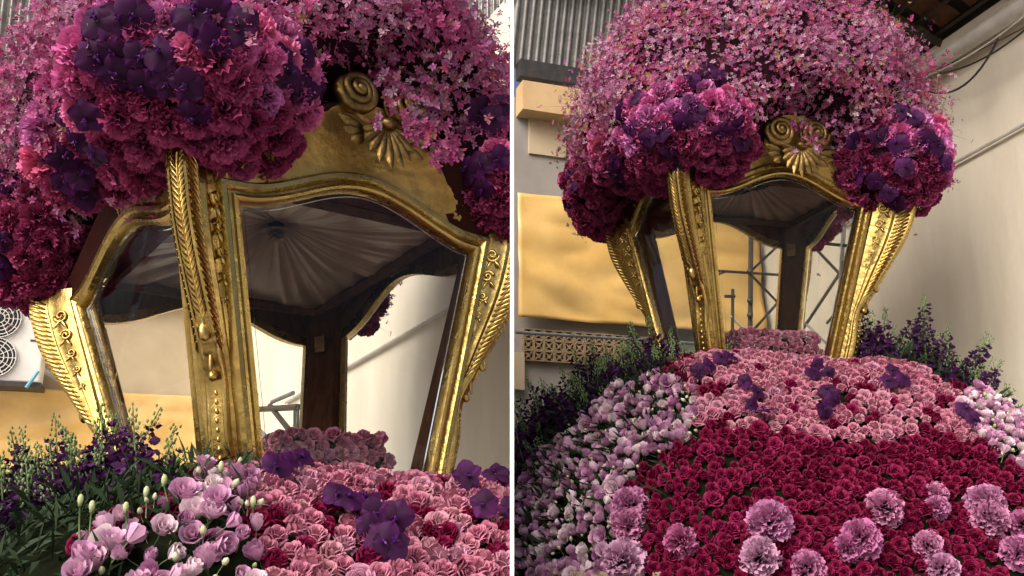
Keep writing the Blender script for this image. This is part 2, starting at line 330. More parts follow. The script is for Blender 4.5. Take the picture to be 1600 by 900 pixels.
# conduit on the side wall
a = side_r(1440, 283, 0.03); b = side_r(1640, 172, 0.03)
tag(wire('conduit', [a + (a - b) * 0.9, b + (b - a) * .6], 0.012, 'pipe', 8), 'thin conduit pipe running along the cream wall beside the scaffolding', 'pipe')
# pipe/gutter along the wall top
a = side_r(1425, 122, 0.12); b = side_r(1600, 8, 0.12)
tag(wire('gutter_pipe', [a + (a - b) * .8, a, b, b + (b - a) * .5], 0.055, 'pipe', 12), 'thick pale pipe running along the top of the cream wall', 'pipe')
for k, (p, q, off, sg, rr) in enumerate((((1428, 118), (1620, 30), .18, .10, .006), ((1435, 124), (1620, 8), .24, .05, .005), ((1440, 138), (1560, 60), .20, .16, .007), ((1415, 128), (1640, 22), .15, .02, .004))):
    tag(wire('cable', sag(side_r(*p, off), side_r(*q, off), sg), rr, 'steel_dark' if k != 1 else 'pipe'), ['sagging black cable under the thick pale pipe', 'pale cable strung closest to the thick pale pipe', 'thick dark cable hanging in a low loop against the cream wall', 'thin dark cable stretched tight along the wall top'][k], 'cable')
# tiled lean-to roof on the wall top
zr = zt0 + 0.12; e0 = RB1 + wdv * .5; e1 = RB1 + wdv * 4.4
rr_ = empty('tiled_roof', (*e0, zr)); tag(rr_, 'dark timber roof frame with brown clay tiles above the cream wall', 'roof')
def rp(t, s, dz=0): p = e0 + (e1 - e0) * t + wn * s; return np.array([p[0] - e0[0], p[1] - e0[1], 0.34 * s + dz])
for i in range(7):
    mb = MB(); mb.tube([rp(.02 + i / 6 * .96, -0.1, -.02), rp(.02 + i / 6 * .96, 1.7, -.02)], 0.035, 4); o = mb.build('rafter', 'timber', rr_, smooth=False)
for j in range(11):
    mb = MB(); mb.tube([rp(0, .02 + j * .165, .03), rp(1, .02 + j * .165, .03)], 0.016, 4); mb.build('batten', 'timber', rr_, smooth=False)
tm = MB(); tm.grid([[(x * .5 * .19, y, 0.012 * math.cos(x * 2.2)) for y in np.linspace(-.095, .095, 2)] for x in np.linspace(-1, 1, 5)]); tme = tm.mesh('roof_tile', 'tile')
ang = math.atan2(wn[1], wn[0])
for i in range(14):
    for j in range(10):
        if random.random() < 0.12: continue
        o = link('roof_tile', tme, rr_); p = rp((i + .5) / 14, .10 + j * .165, .062 + random.uniform(0, .02)); o.location = p
        o.rotation_euler = (0, -math.atan(.34) + random.uniform(-.03, .06), ang + random.uniform(-.03, .03))
mb = MB(); mb.grid([[rp(t, s, .12) for s in (-.1, 1.7)] for t in (-.02, 1.02)]); mb.build('roof_lining', 'timber', rr_, smooth=False)
mb = MB(); mb.grid([[rp(t, s_, z) for s_, z in ((-.05, -.12), (-.05, .16))] for t in (-.02, 1.02)]); mb.build('fascia', 'timber', rr_, smooth=False)
mb = MB(); p0 = rp(.35, 1.15, -.10); p1 = rp(1.0, .62, -.02)
mb.tube([p0, p1], 0.07, 4); mb.build('tie_beam', 'steel_grey', rr_, smooth=False)

# scaffolding behind the right float
scf = empty('scaffolding', (2.0, 7.45, 0)); tag(scf, 'dark steel scaffolding with diagonal braces standing behind the glass case', 'scaffold')
sp0 = np.array([2.0, 7.45, 0]); pn = np.array([bn[0], bn[1], 0])
def scp(px, py, off=0.5): return rear(px, py, off) - sp0
def stube(nm, p, q, r, m='steel_dark', off=0.5): wire(nm, [scp(*p, off), scp(*q, off)], r, m, 8, scf)
stube('standard', (1174, 300), (1169, 900), .021); stube('standard', (1145, 452), (1141, 900), .014)
stube('ledger', (1118, 423), (1225, 430), .012); stube('ledger', (1120, 430), (1134, 424), .010)
stube('brace', (1172, 425), (1225, 375), .011, off=.46); stube('brace', (1174, 430), (1232, 490), .011, off=.46); stube('brace', (1178, 515), (1225, 462), .012, off=.46)
stube('brace', (1142, 494), (1168, 520), .011, 'pipe'); stube('ledger', (1133, 463), (1148, 463), .014)
for y in (424, 470, 493): mb = MB(); mb.ball(scp(1172, y, .53), .026, 8, 6); mb.build('coupler', 'steel_dark', scf)
scf2 = empty('scaffold_tower', (*side_r(1300, 560, .45)[:2], 0)); tag(scf2, 'grey scaffold tower of crossed braces against the cream wall', 'scaffold')
b2 = np.array(scf2.location)
for nm, p, q, r, m in (('ledger', (1240, 376), (1345, 386), .012, 'steel_dark'), ('brace', (1268, 382), (1312, 428), .011, 'steel_dark'), ('brace', (1310, 430), (1252, 518), .012, 'steel_grey'),
                       ('brace', (1255, 502), (1300, 545), .010, 'pipe'), ('standard', (1322, 300), (1285, 900), .016, 'pipe'), ('brace', (1316, 409), (1335, 432), .010, 'steel_dark'), ('brace', (1335, 455), (1292, 505), .010, 'steel_grey')):
    wire(nm, [side_r(*p, .45) - b2, side_r(*q, .45) - b2], r, m, 8, scf2)

# ---------------- left bay
cur_bay = -1
LW0, LW1 = np.array([-0.012, 4.32]), np.array([-3.25, 10.8])     # right-hand wall, running away to the left
LB1 = np.array([-6.6, 9.6])                                       # rear wall from LW1 to here
lwd = (LW1 - LW0) / np.linalg.norm(LW1 - LW0); lwn = np.array([-lwd[1], lwd[0]])
if lwn @ (np.array([-3, 3]) - LW0) < 0: lwn = -lwn
lbd = (LB1 - LW1) / np.linalg.norm(LB1 - LW1); lbn = np.array([-lbd[1], lbd[0]])
if lbn @ (np.array([-2, 3]) - LW1) < 0: lbn = -lbn
def side_l(px, py, off=0.0): return on_plane(px, py, (*(LW0 + lwn * off), 0), (*lwn, 0))
def rear_l(px, py, off=0.0): return on_plane(px, py, (*(LW1 + lbn * off), 0), (*lbn, 0))
lw = wall_sheet('side_wall', LW0, LW1, 0, 4.3, 'plaster', side=-1 if True else 1); tag(lw, 'cream plaster wall with a narrow moulding, next to the float beside the air conditioner', 'wall')
tag(wall_sheet('rear_wall', LW1, LB1, 0, 7.2, 'beige', side=-1), 'beige rear wall carrying the air conditioner', 'wall')
a = side_l(543, 574, 0.02); b = side_l(696, 487, 0.02)
tag(wire('conduit', [a + (a - b) * 1.0, b + (b - a) * .9], 0.014, 'pipe', 8), 'slanting conduit on the plaster wall seen through the glass case beside the air conditioner', 'pipe')
a = side_l(760, 455, .02)
zA, zB = rear_l(10, 745)[2], rear_l(10, 607)[2]
q0 = LW1 + lbd * .15; tarp_sheet('tarpaulin', q0, LB1 - lbd * .1, zA, zB, lbn, .09, 'yellow tarpaulin sheet hung low on the wall below the air conditioner', 1.0, 9)
# vertical frame bars seen through the case
scl = empty('scaffolding', (-2.6, 9.0, 0)); tag(scl, 'small steel scaffolding seen through the glass near the bright wall corner', 'scaffold'); b3 = np.array(scl.location)
for nm, p, q, r, m in (('ledger', (398, 640), (466, 636), .022, 'steel_dark'), ('brace', (422, 634), (460, 682), .020, 'steel_dark'), ('brace', (425, 628), (458, 614), .016, 'steel_grey'), ('brace', (400, 668), (424, 690), .018, 'steel_grey'), ('standard', (463, 632), (461, 900), .02, 'steel_dark'), ('standard', (400, 615), (398, 900), .02, 'steel_dark')):
    wire(nm, [side_l(*p, .35) - b3, side_l(*q, .35) - b3], r, m, 8, scl)
# air conditioner outdoor unit
acp = rear_l(28, 604, .12); ac = empty('air_conditioner', acp); ac.rotation_euler = (0, 0, math.atan2(-lbd[1], -lbd[0]))
tag(ac, 'white outdoor air conditioner unit with two stacked fans on the wall', 'air conditioner')
hh = rear_l(28, 478, .12)[2] - acp[2]; ww = 0.95
mb = MB(); mb.box((-.24, -.18, hh / 2), (ww, .34, hh)); o = mb.build('casing', 'ac_white', ac, smooth=False); md = o.modifiers.new('b', 'BEVEL'); md.width = .015; md.segments = 2
for k in (.27, .74):
    mb = MB(); mb.tube([(-.20, -.352, hh * k), (-.20, -.375, hh * k)], .20, 28); fr_ = mb.build('fan_well', 'black', ac)
    mb = MB()
    for r in (.05, .09, .13, .17, .20): mb.tube([(-.20 + r * math.cos(t), -.39, hh * k + r * math.sin(t)) for t in np.linspace(0, 2 * math.pi, 25)], .005, 5, cap=False)
    for t in np.linspace(0, math.pi, 7)[:-1]: mb.tube([(-.20 + .2 * math.cos(t), -.388, hh * k + .2 * math.sin(t)), (-.20 - .2 * math.cos(t), -.388, hh * k - .2 * math.sin(t))], .004, 4)
    mb.build('fan_grille', 'ac_white', ac)
    mb = MB(); mb.ball((-.20, -.38, hh * k), (.05, .02, .05), 12, 6); mb.build('fan_hub', 'black', ac)
mb = MB(); mb.box((.14, -.353, hh * .92), (.09, .006, .035)); mb.build('handle', 'steel_dark', ac, smooth=False)
mb = MB(); mb.box((.14, -.353, hh * .5), (.07, .006, .02)); mb.build('name_plate', 'steel_dark', ac, smooth=False)
mb = MB(); mb.box((-.24, -.2, -.03), (1.0, .40, .05)); mb.build('bracket', 'steel_dark', ac, smooth=False)
wb_ = MB(); p = rear_l(70, 580, .1); wb_.tube([p + (-.12, 0, .08), p, p + (.18, 0, -.10), p + (.34, 0, -.14)], .03, 8); tag(wb_.build('drain_hose', 'pipe'), 'pale drain hose running down from the air conditioner', 'hose')
p = rear_l(48, 596, .55); q = rear_l(60, 580, .55); tag(wire('blue_pipe', [p + (p - q) * .6, q], .018, 'blue_pipe'), 'short blue pipe beside the air conditioner', 'pipe')
zl = rear_l(10, 455)[2]
mb = MB(); mm = Matrix.Translation((*((LW1 + LB1) / 2 + lbn * .08), zl + .1)) @ Matrix.Rotation(math.atan2(lbd[1], lbd[0]), 4, 'Z'); mb.box((0, 0, 0), (3.4, .14, .26), mm)
tag(mb.build('beam', 'orange_beam', smooth=False), 'pale orange beam on the wall above the air conditioner', 'beam')
zc = rear_l(10, 130)[2]
tag(corrugated('corrugated_sheet', (*(LW1 + lbn * .1), zc), (*(LB1 + lbn * .1), zc), (lbn[0] * .5, lbn[1] * .5, 2.6), 40, .025, 'zinc'), 'zinc corrugated sheet high above the air conditioner', 'roof sheet')
tag(corrugated('corrugated_sheet', (-3.4, 11.05, 4.2), (-.02, 11.05, 4.2), (0, -.3, 5.6), 44, .025, 'zinc'), 'tall zinc corrugated sheet rising behind the plaster wall top', 'roof sheet')
# ================================================================== FLOWER TEMPLATES (unit size, facing +Z)
def petal_grid(fn, nu, nv):
    P = np.zeros((nu, nv, 3)); T = np.zeros((nu, nv))
    for i in range(nu):
        for j in range(nv):
            u = -1 + 2 * i / (nu - 1); v = j / (nv - 1); P[i, j] = fn(u, v); T[i, j] = v
    return P, T
def rose_mesh(name, m, seed, openness=1.0):
    r = np.random.default_rng(seed); mb = MB()
    layers = [(.02, .10, -.1, .74, 1.5, 2), (.08, .21, -.1, .77, 1.25, 3), (.16, .36, -.15, .75, 1.1, 4), (.25, .56, -.25, .67, .95, 5), (.36, .74, -.4, .54, .85, 5), (.42, .90, -.6, .28, .8, 6)]
    for k, (r0, r1, z0, z1, sp, n) in enumerate(layers):
        ph = r.uniform(0, 6.28)
        for i in range(n):
            a0 = ph + 2 * math.pi * i / n + r.uniform(-.12, .12); tl = r.uniform(-.05, .05); cr = r.uniform(.6, 1.3); rs = r.uniform(.92, 1.06) * (1 + (openness - 1) * k / 5)
            def fn(u, v):
                a = a0 + u * sp * (0.72 + .28 * math.sin(math.pi * min(v + .15, 1)))
                rad = (r0 + (r1 * rs - r0) * (v ** .8)) + .05 * (u + 1) * (0.3 + k * .1)
                z = z0 + (z1 + tl - z0) * math.sin(v * 1.45) - (.10 * u * u + .14 * u ** 4) * v * (1 + .25 * k)
                if v > .7: q = (v - .7) / .3; rad += .055 * cr * q * (.4 + .25 * k); z -= .045 * cr * q * q * (.3 + .3 * k)
                return (rad * math.cos(a), rad * math.sin(a), z)
            P, T = petal_grid(fn, 7, 5); mb.grid(P, T)
    return mb.mesh(name, m, sharp=0)
def carnation_mesh(name, m, seed, n=85):
    r = np.random.default_rng(seed); mb = MB(); ga = math.pi * (3 - 5 ** .5)
    for i in range(n):
        z = 1 - 1.45 * (i + .5) / n; rad = math.sqrt(max(0, 1 - z * z)); a = i * ga + r.uniform(-.25, .25)
        d = Vector((rad * math.cos(a), rad * math.sin(a), z)).normalized(); roll = r.uniform(0, 6.28)
        x = d.orthogonal().normalized(); y = d.cross(x); x, y = x * math.cos(roll) + y * math.sin(roll), y * math.cos(roll) - x * math.sin(roll)
        L = r.uniform(.88, 1.10); wd_ = r.uniform(.24, .34); ph = r.uniform(0, 6.28); bend = r.uniform(-.35, .35)
        def fn(u, v):
            w = wd_ * (0.25 + .75 * v); R0 = .45 + (L - .45) * v + (.05 * math.cos(u * 9 + ph) - .10 * u * u) * v
            off = (.10 * math.sin(u * 7 + ph) + bend * .35) * v * v
            p = d * R0 + x * (u * w) + y * off
            return tuple(p)
        P, T = petal_grid(fn, 6, 3); mb.grid(P, T)
    return mb.mesh(name, m, sharp=0)
def orchid_petals(seed):
    """list of (part name, mesh) of one flat broad-petalled orchid, radius 1"""
    r = np.random.default_rng(seed); out = []
    def pet(ang, L, W, cup, tw, z0, name, m='purple'):
        mb = MB()
        def fn(u, v):
            w = W * max(0.02, math.sin(math.pi * (0.05 + .945 * v) ** .85)) ** .5
            x = u * w; y = .05 + L * v; z = z0 + cup * (v * v) - .22 * u * u * w + tw * u * v + .05 * math.sin(5 * u + 3 * v + 9 * cup) * v - .12 * v ** 3
            ca, sa = math.cos(ang), math.sin(ang)
            return (x * ca - y * sa, x * sa + y * ca, z)
        P, T = petal_grid(fn, 7, 7); mb.grid(P, T)
        return (name, mb.mesh('orchid_' + name, m, sharp=0))
    j = lambda s: r.uniform(-s, s)
    out.append(pet(R_(68) + j(.1), .92, .56, .05 + j(.12), j(.1), .07, 'petal')); out.append(pet(R_(-68) + j(.1), .92, .56, .05 + j(.12), j(.1), .075, 'petal'))
    out.append(pet(j(.08), .90, .44, -.05 + j(.1), j(.06), .02, 'sepal')); out.append(pet(R_(142) + j(.08), .88, .42, -.08 + j(.1), j(.06), .0, 'sepal')); out.append(pet(R_(-142) + j(.08), .88, .42, -.08 + j(.1), j(.06), .01, 'sepal'))
    mb = MB(); mb.ball((0, -.10, .16), (.10, .16, .12), 8, 6); mb.tube([(0, -.05, .15), (.0, -.30, .26), (0, -.42, .20)], [.09, .07, .03], 6)
    for s in (-1, 1): mb.tube([(0, -.1, .14), (s * .14, -.12, .30), (s * .12, -.05, .40)], [.05, .06, .02], 6)
    out.append(('lip', mb.mesh('orchid_lip', 'purple_lip')))
    return out
def spray_arr(seed):
    """small five-petalled bloom as arrays (verts, faces, t)"""
    r = np.random.default_rng(seed); mb = MB()
    for k in range(5):
        a = 2 * math.pi * k / 5 + r.uniform(-.15, .15); L = r.uniform(.85, 1.1) * (1.25 if k == 0 else 1); w = r.uniform(.22, .34) * (1.3 if k == 0 else 1); up = r.uniform(-.35, .75); ca, sa = math.cos(a), math.sin(a)
        pts = [(0, .04, 0), (w, .55 * L, .15 * up + .06), (0, L, up), (-w, .55 * L, .15 * up + .06), (0, .55 * L, .3 * up - .05)]
        mb.add([(x * ca - y * sa, x * sa + y * ca, z) for x, y, z in pts], [(0, 1, 4), (1, 2, 4), (2, 3, 4), (3, 0, 4)], [.35, 1, 1, 1, .7])
    mb.add([(.1, 0, .05), (0, .1, .05), (-.1, 0, .05), (0, -.1, .05), (0, 0, .22)], [(0, 1, 4), (1, 2, 4), (2, 3, 4), (3, 0, 4)], [1.0] * 5)
    return mb
def lisianthus_mesh(name, seed, openness):
    r = np.random.default_rng(seed); mb = MB()
    for k, n in ((0, 3), (1, 5), (2, 6)):
        ph = r.uniform(0, 6)
        for i in range(n):
            a0 = ph + 2 * math.pi * i / n; rr = (.18, .36, .52)[k] * (.7 + .6 * openness); top = (.95, .95, .85)[k] + r.uniform(-.08, .08)
            def fn(u, v):
                a = a0 + u * (1.2 - .15 * k); rad = rr * (.25 + .75 * math.sin(v * 1.7)) * (1 + .12 * (u + 1)) + (.14 * openness * k * max(0, v - .7) / .3)
                return (rad * math.cos(a), rad * math.sin(a), -.5 + 1.35 * v * top + .10 * math.sin(4 * u + a0) * v - (.06 * u * u + .22 * u ** 4) * v)
            P, T = petal_grid(fn, 7, 5); mb.grid(P, T)
    for i in range(5):
        a = i * 2 * math.pi / 5; ca, sa = math.cos(a), math.sin(a)
        mb.add([(.05 * ca, .05 * sa, -.55), (.26 * ca - .08 * sa, .26 * sa + .08 * ca, -.25), (.36 * ca, .36 * sa, .15), (.26 * ca + .08 * sa, .26 * sa - .08 * ca, -.25)], [(0, 1, 2, 3)], mi=1)
    mb.tube([(0, 0, -.5), (.05, .02, -1.2), (.0, .05, -2.2)], .045, 5, mi=1)
    return mb.mesh(name, ['lilac', 'snap_bud'], sharp=0)
def bud_mesh(name, seed):
    r = np.random.default_rng(seed); mb = MB(); P = np.zeros((8, 8, 3)); T = np.zeros((8, 8))
    for i in range(8):
        for k in range(8):
            v = i / 7; a = 2 * math.pi * k / 8 + v * 1.2; rad = .40 * math.sin(math.pi * min(.02 + v * .97, .995)) ** .75 * (1 + .12 * math.cos(3 * a)); P[i, k] = (rad * math.cos(a), rad * math.sin(a), -.6 + 1.35 * v); T[i, k] = v
    mb.grid(P, T, closed_v=True); mb.tube([(0, 0, -.55), (.06, 0, -1.3), (.0, .08, -2.4)], .06, 5, mi=1)
    return mb.mesh(name, ['bud', 'snap_bud'], sharp=0)
def snapdragon_parts(seed, H=0.46):
    r = np.random.default_rng(seed); out = []
    bx, by = r.uniform(-.05, .05, 2)
    ax = lambda z: np.array([bx * (z / H) ** 2, by * (z / H) ** 2, z])
    mb = MB(); mb.tube([ax(z) for z in np.linspace(0, H, 7)], np.linspace(.005, .002, 7), 5); out.append(('stem', mb.mesh('snapdragon_stem', 'snap_bud')))
    fl, bu, lf = MB(), MB(), MB()
    z = H * .42; k = 0
    while z < H:
        q = (z / H - .42) / .58; a = k * 2.4 + r.uniform(-.4, .4); c = ax(z); rad = .030 * (1 - .75 * q) + .004; ca, sa = math.cos(a), math.sin(a)
        if q < .66 + r.uniform(-.12, .12):
            o = c + np.array([ca, sa, .3]) * rad; sz = .020 * (1 - .6 * q) * r.uniform(.85, 1.2)
            for d in range(4):
                b = r.uniform(0, 6.28); t_ = np.array([math.cos(b), math.sin(b), r.uniform(-.4, .6)]) * sz; u = np.cross(t_, (ca, sa, .2)); u = u / (np.linalg.norm(u) + 1e-9) * sz * .8
                ou = np.array([ca, sa, .1]) * sz
                fl.add([o, o + t_ + u * .8 + ou * .5, o + t_ * 1.5 + ou, o + t_ - u * .8 + ou * .5], [(0, 1, 2, 3)], [.2, 1, 1, 1])
        else:
            o = c + np.array([ca, sa, r.uniform(.2, 1.0)]) * rad * r.uniform(.6, 1.15); bu.ball(o, (.0055 * (1.25 - .6 * q), .0055 * (1.25 - .6 * q), .0085 * (1.2 - .5 * q)), 5, 4)
        z += .0050 if q < .5 else r.uniform(.004, .0075); k += 1
    for i in range(26):
        z = H * (r.uniform(.02, .6) if i < 16 else r.uniform(.6, .95)); a = r.uniform(0, 6.28); c = ax(z); L = r.uniform(.04, .085) * (1 if i < 16 else .4); w = .007 if i < 16 else .004; d = np.array([math.cos(a), math.sin(a), r.uniform(.3, 1.1)]); d /= np.linalg.norm(d); sd = np.array([-math.sin(a), math.cos(a), 0]) * w
        lf.add([c, c + d * L * .5 + sd, c + d * L + (0, 0, -.01), c + d * L * .5 - sd], [(0, 1, 2, 3)], [.5, 1, 1, 1])
    out.append(('blossoms', fl.mesh('snapdragon_blossoms', 'snap', smooth=False))); out.append(('buds', bu.mesh('snapdragon_buds', 'snap_bud', sharp=0))); out.append(('leaves', lf.mesh('snapdragon_leaves', 'leaf', smooth=False)))
    return out

T_CRIM = [rose_mesh('crimson_rose', 'crimson', 10 + i, o) for i, o in enumerate((.72, .82, .92, 1.02, 1.12, .78))]
T_PINK = [rose_mesh('pink_rose', 'pink_rose', 30 + i, o) for i, o in enumerate((.78, .88, 1.0, 1.14, .95, 1.06))]
T_CARN = [carnation_mesh('carnation', 'carnation_pink', 50 + i) for i in range(3)]
T_CARD = [carnation_mesh('carnation', 'carnation_shaded', 60 + i) for i in range(2)]
T_CARP = [carnation_mesh('carnation', 'carnation_pale', 70 + i, 110) for i in range(3)]
T_ORCH = [orchid_petals(80 + i) for i in range(4)]
T_SPRA = [spray_arr(90 + i) for i in range(6)]
T_SPRM = [b.mesh('small_orchid', 'spray', sharp=0) for b in T_SPRA]
T_LISI = [lisianthus_mesh('lisianthus', 100 + i, o) for i, o in enumerate((.1, .3, .5, .9, .4))]
T_BUD = [bud_mesh('lisianthus_bud', 110 + i) for i in range(2)]
T_SNAP = [snapdragon_parts(120 + i, H) for i, H in enumerate((.42, .48, .38, .52, .45))]

def orient(n, spin=None, jitter=.0):
    n = Vector(n) + Vector(rng.normal(0, jitter, 3)) if jitter else Vector(n)
    q = n.normalized().to_track_quat('Z', 'Y'); spin = rng.uniform(0, 6.283) if spin is None else spin
    return q.to_matrix().to_4x4() @ Matrix.Rotation(spin, 4, 'Z')
def TRS(p, Mr, s):
    s = (s, s, s) if np.isscalar(s) else s
    return Matrix.Translation(Vector(p)) @ Mr @ Matrix.Diagonal((*s, 1))
def place(me, name, p, n, s, label, cat, group, jitter=.12, spin=None):
    o = link(name, me); o.matrix_world = TRS(p, orient(n, spin, jitter), s); tag(o, label, cat, group); return o
def place_parts(parts, name, p, n, s, label, cat, group, jitter=.2, spin=None):
    e = empty(name); e.matrix_world = TRS(p, orient(n, spin, jitter), s); tag(e, label, cat, group)
    for nm, me in parts: link(nm, me, e)
    return e
def merge_stuff(name, items, mats, label, cat, patch=0.0):
    """items: list of (mesh, Matrix); joined into one object with a per-flower random attribute"""
    Vs, Fs, Ts, Rs, Ms = [], [], [], [], []; off = 0; cache = {}
    for me, M in items:
        if me.name not in cache:
            v = np.zeros(len(me.vertices) * 3); me.vertices.foreach_get('co', v); t = np.zeros(len(me.vertices)); me.attributes['t'].data.foreach_get('value', t)
            cache[me.name] = (v.reshape(-1, 3), t, [tuple(p.vertices) for p in me.polygons], [p.material_index for p in me.polygons])
        v, t, f, mi = cache[me.name]; m = np.array(M); w = v @ m[:3, :3].T + m[:3, 3]
        Vs.append(w); Ts.append(t); Rs.append(np.full(len(v), rng.random() if not patch else (rng.random() * .45 + .75 * (.5 + .9 * mnoise.noise(M.translation * patch))) % 1.0)); Fs += [tuple(i + off for i in q) for q in f]; Ms += mi; off += len(v)
    me = bpy.data.meshes.new(name); me.from_pydata(np.concatenate(Vs).tolist(), [], Fs)
    for k in mats: me.materials.append(MATS[k])
    me.polygons.foreach_set('material_index', Ms); me.polygons.foreach_set('use_smooth', [True] * len(Fs))
    for nm, arr in (('t', Ts), ('rnd', Rs)): a = me.attributes.new(nm, 'FLOAT', 'POINT'); a.data.foreach_set('value', np.concatenate(arr))
    me.update(); o = link(name, me); tag(o, label, cat, kind='stuff'); return o

# ================================================================== GILDED GLASS CASE
def spiral(c, ex, ey, r0, turns, r_end=.12, n=40, hand=1, lift=None):
    c, ex, ey = (np.array(k, float) for k in (c, ex, ey)); P = []
    for t in np.linspace(0, 1, n):
        r = r0 * (1 - (1 - r_end) * t); a = hand * 2 * math.pi * turns * t; P.append(c + r * (math.cos(a) * ex + math.sin(a) * ey) + (0 if lift is None else np.array(lift) * t))
    return P
def leaf_blob(mb, c, d, u, n, L, w, h):
    """carved leaf: pointed, ridged; c base, d direction, u side, n out"""
    c, d, u, n = (np.array(k, float) for k in (c, d, u, n)); P = np.zeros((5, 7, 3))
    for i in range(5):
        for j in range(7):
            a = -1 + 2 * i / 4; v = j / 6; ww = w * math.sin(math.pi * (.12 + .86 * v)) ** .8
            P[i, j] = c + d * L * v + u * a * ww + n * (h * (1 - a * a) * math.sin(math.pi * (.1 + .85 * v)) - .2 * h * (1 if i % 2 else 0) + h * .8 * v * v)
    mb.grid(P)
def build_case(P, label):
    root = empty('glass_case', M=P.mat); tag(root, label, 'glass case'); ht, rise = P.ht, P.rise
    bell = lambda x: .5 * (1 + math.cos(math.pi * max(-1, min(1, x))))
    def outline(face, off):
        pts = []; wb, wt = P.half(face, 0), P.half(face, ht)
        for h in np.linspace(-.06, ht, 10): pts.append((P.half(face, h), h))
        for x in np.linspace(1, -1, 37)[1:-1]: pts.append((wt * x, ht + rise * bell(x)))
        for h in np.linspace(ht, -.06, 10): pts.append((-P.half(face, h), h))
        pts = np.array(pts); n = len(pts); out = []
        for i in range(n):
            a, b, c = pts[i - 1], pts[i], pts[(i + 1) % n]; d1 = (b - a) / np.linalg.norm(b - a); d2 = (c - b) / np.linalg.norm(c - b)
            n1, n2 = np.array([d1[1], -d1[0]]), np.array([d2[1], -d2[0]]); m = n1 + n2; m /= np.linalg.norm(m); k = 1 / max(.5, m @ n1); out.append(b + m * off * k)
        return out
    prof = [(0, -.04), (0, .004), (.008, .020), (.020, .026), (.032, .020), (.038, .006), (.050, .003), (.056, .012), (.066, .026), (.088, .030), (.100, .018), (.108, .004), (.108, -.04)]
    for face in 'frbl':
        rings = []
        for off, o in prof: rings.append([P.pt(face, q[0], q[1], o) for q in outline(face, off)])
        mb = MB(); mb.grid(rings, closed_u=True, closed_v=True); mb.build('window_frame', 'gold', root, sharp=32, scale=S)
        # pane with bevelled border
        oo, ii = outline(face, .012), outline(face, -.028); mb = MB()
        for lay, o in ((0, -.022), (1, -.028)):
            idx = len(mb.v); mb.v += [P.pt(face, q[0], q[1], o) for q in oo]; mb.t += [1.] * len(oo); mb.f.append(tuple(range(idx, idx + len(oo)))[::(-1 if lay else 1)]); mb.m.append(0)
        pane = mb.build('glass_pane', 'glass', root, smooth=False, scale=S)
        mb = MB(); mb.grid([[P.pt(face, q[0], q[1], -.019) for q in ii], [P.pt(face, q[0], q[1], -.010) for q in outline(face, -.026)]], closed_v=True); mb.build('bevel_edge', 'bevel', pane, smooth=False, scale=S)
        # spandrel panel above the arch, coved outwards
        wt = P.half(face, ht) + .10; nu, nv = 40, 9; G = np.zeros((nu, nv, 3)); G2 = np.zeros((nu, nv, 3)); T = np.zeros((nu, nv))
        for i in range(nu):
            x = -1 + 2 * i / (nu - 1); b0 = ht + .06 + rise * bell(x * wt / P.half(face, ht))
            top = ht + (.24 if face == 'f' else .17) + (rise + (.20 if face == 'f' else .12)) * bell(x * .8)
            for j in range(nv):
                v = j / (nv - 1); h = b0 + (top - b0) * v; fl_ = 1 if face == 'f' else .3; o = -.005 + .16 * fl_ * v ** 1.7; G[i, j] = P.pt(face, x * wt * (1 + .10 * fl_ * v), h, o); G2[i, j] = P.pt(face, x * wt * (1 + .10 * fl_ * v), h, o - .05); T[i, j] = max((x + 1) / 2, .50 + .75 * v - .45 * bell(x)) if face == 'f' else (1 - x) / 2 * .5 + .56
        mb = MB(); mb.grid(G, T); mb.build('spandrel_panel', 'spandrel' if face in 'fl' else 'velvet', root, scale=S)
        mb = MB(); mb.grid(G2); mb.build('panel_lining', 'wood', root, scale=S)
    # corner posts, scroll brackets
    for sx, sy in ((-1, -1), (1, -1), (1, 1), (-1, 1)):
        def corner(h):
            w, F, v, G = P.dims(min(h, ht + .05)); e = .10
            return (np.array([sx * w, sy * F, h]), np.array([sx * G, sy * v, h]), np.array([sx * (w + e), sy * F, h]), np.array([sx * G, sy * (v + e), h]))
        mb = MB(); rings = []
        for h in np.linspace(-.06, ht + .28, 12):
            A, B, A2, B2 = corner(h); c = (A + B) / 2; iy, ix = np.array([0, -sy * .03, 0]), np.array([-sx * .03, 0, 0])
            rings.append([A2 + iy * .6, A + iy * .6 + (sx * .006, 0, 0), A + iy * 3 + (sx * .006, 0, 0), B + ix * 3 + (0, sy * .006, 0), B + ix * .6 + (0, sy * .006, 0), B2 + ix * .6])
        mb.grid(rings, closed_v=True); mb.build('corner_post', 'wood', root, smooth=False, scale=S)
        hs = np.linspace(-.06, ht + .16, 34)
        def fr(h):
            A, B, A2, B2 = corner(h); n = np.array([sx, sy, 0]) / math.sqrt(2); u = np.array([-n[1], n[0], 0]); L = .19
            k = max(0, min(1, (h / ht - .30) / .62)); p = .065 + .20 * k * k * (3 - 2 * k) + .02 * (h < 9) - .03 * math.exp(-((h / ht - .30) / .10) ** 2)
            return (A2 + B2) / 2, u, n, max(L / 2, .05) * .92, p
        cs = [(-1, -.02), (-1, .30), (-.86, .36), (-.84, .50), (-.62, .56), (-.58, .86), (-.50, .98), (-.38, 1.0), (-.32, .93), (.32, .93), (.38, 1.0), (.50, .98), (.58, .86), (.62, .56), (.84, .50), (.86, .36), (1, .30), (1, -.02)]
        mb = MB(); rings = []
        for h in hs:
            c, u, n, hw, p = fr(h); rings.append([c + u * a * hw + n * b * p for a, b in cs])
        mb.grid(rings, closed_v=True); o = len(mb.v); nc = len(cs)
        mb.f += [tuple(range(nc))[::-1], tuple((len(hs) - 1) * nc + k for k in range(nc))]; mb.m += [0, 0]
        br = mb.build('scroll_bracket', 'gold', root, sharp=45, scale=S)
        # feather carving on the nose, rope ridges on both flanks
        mb = MB()
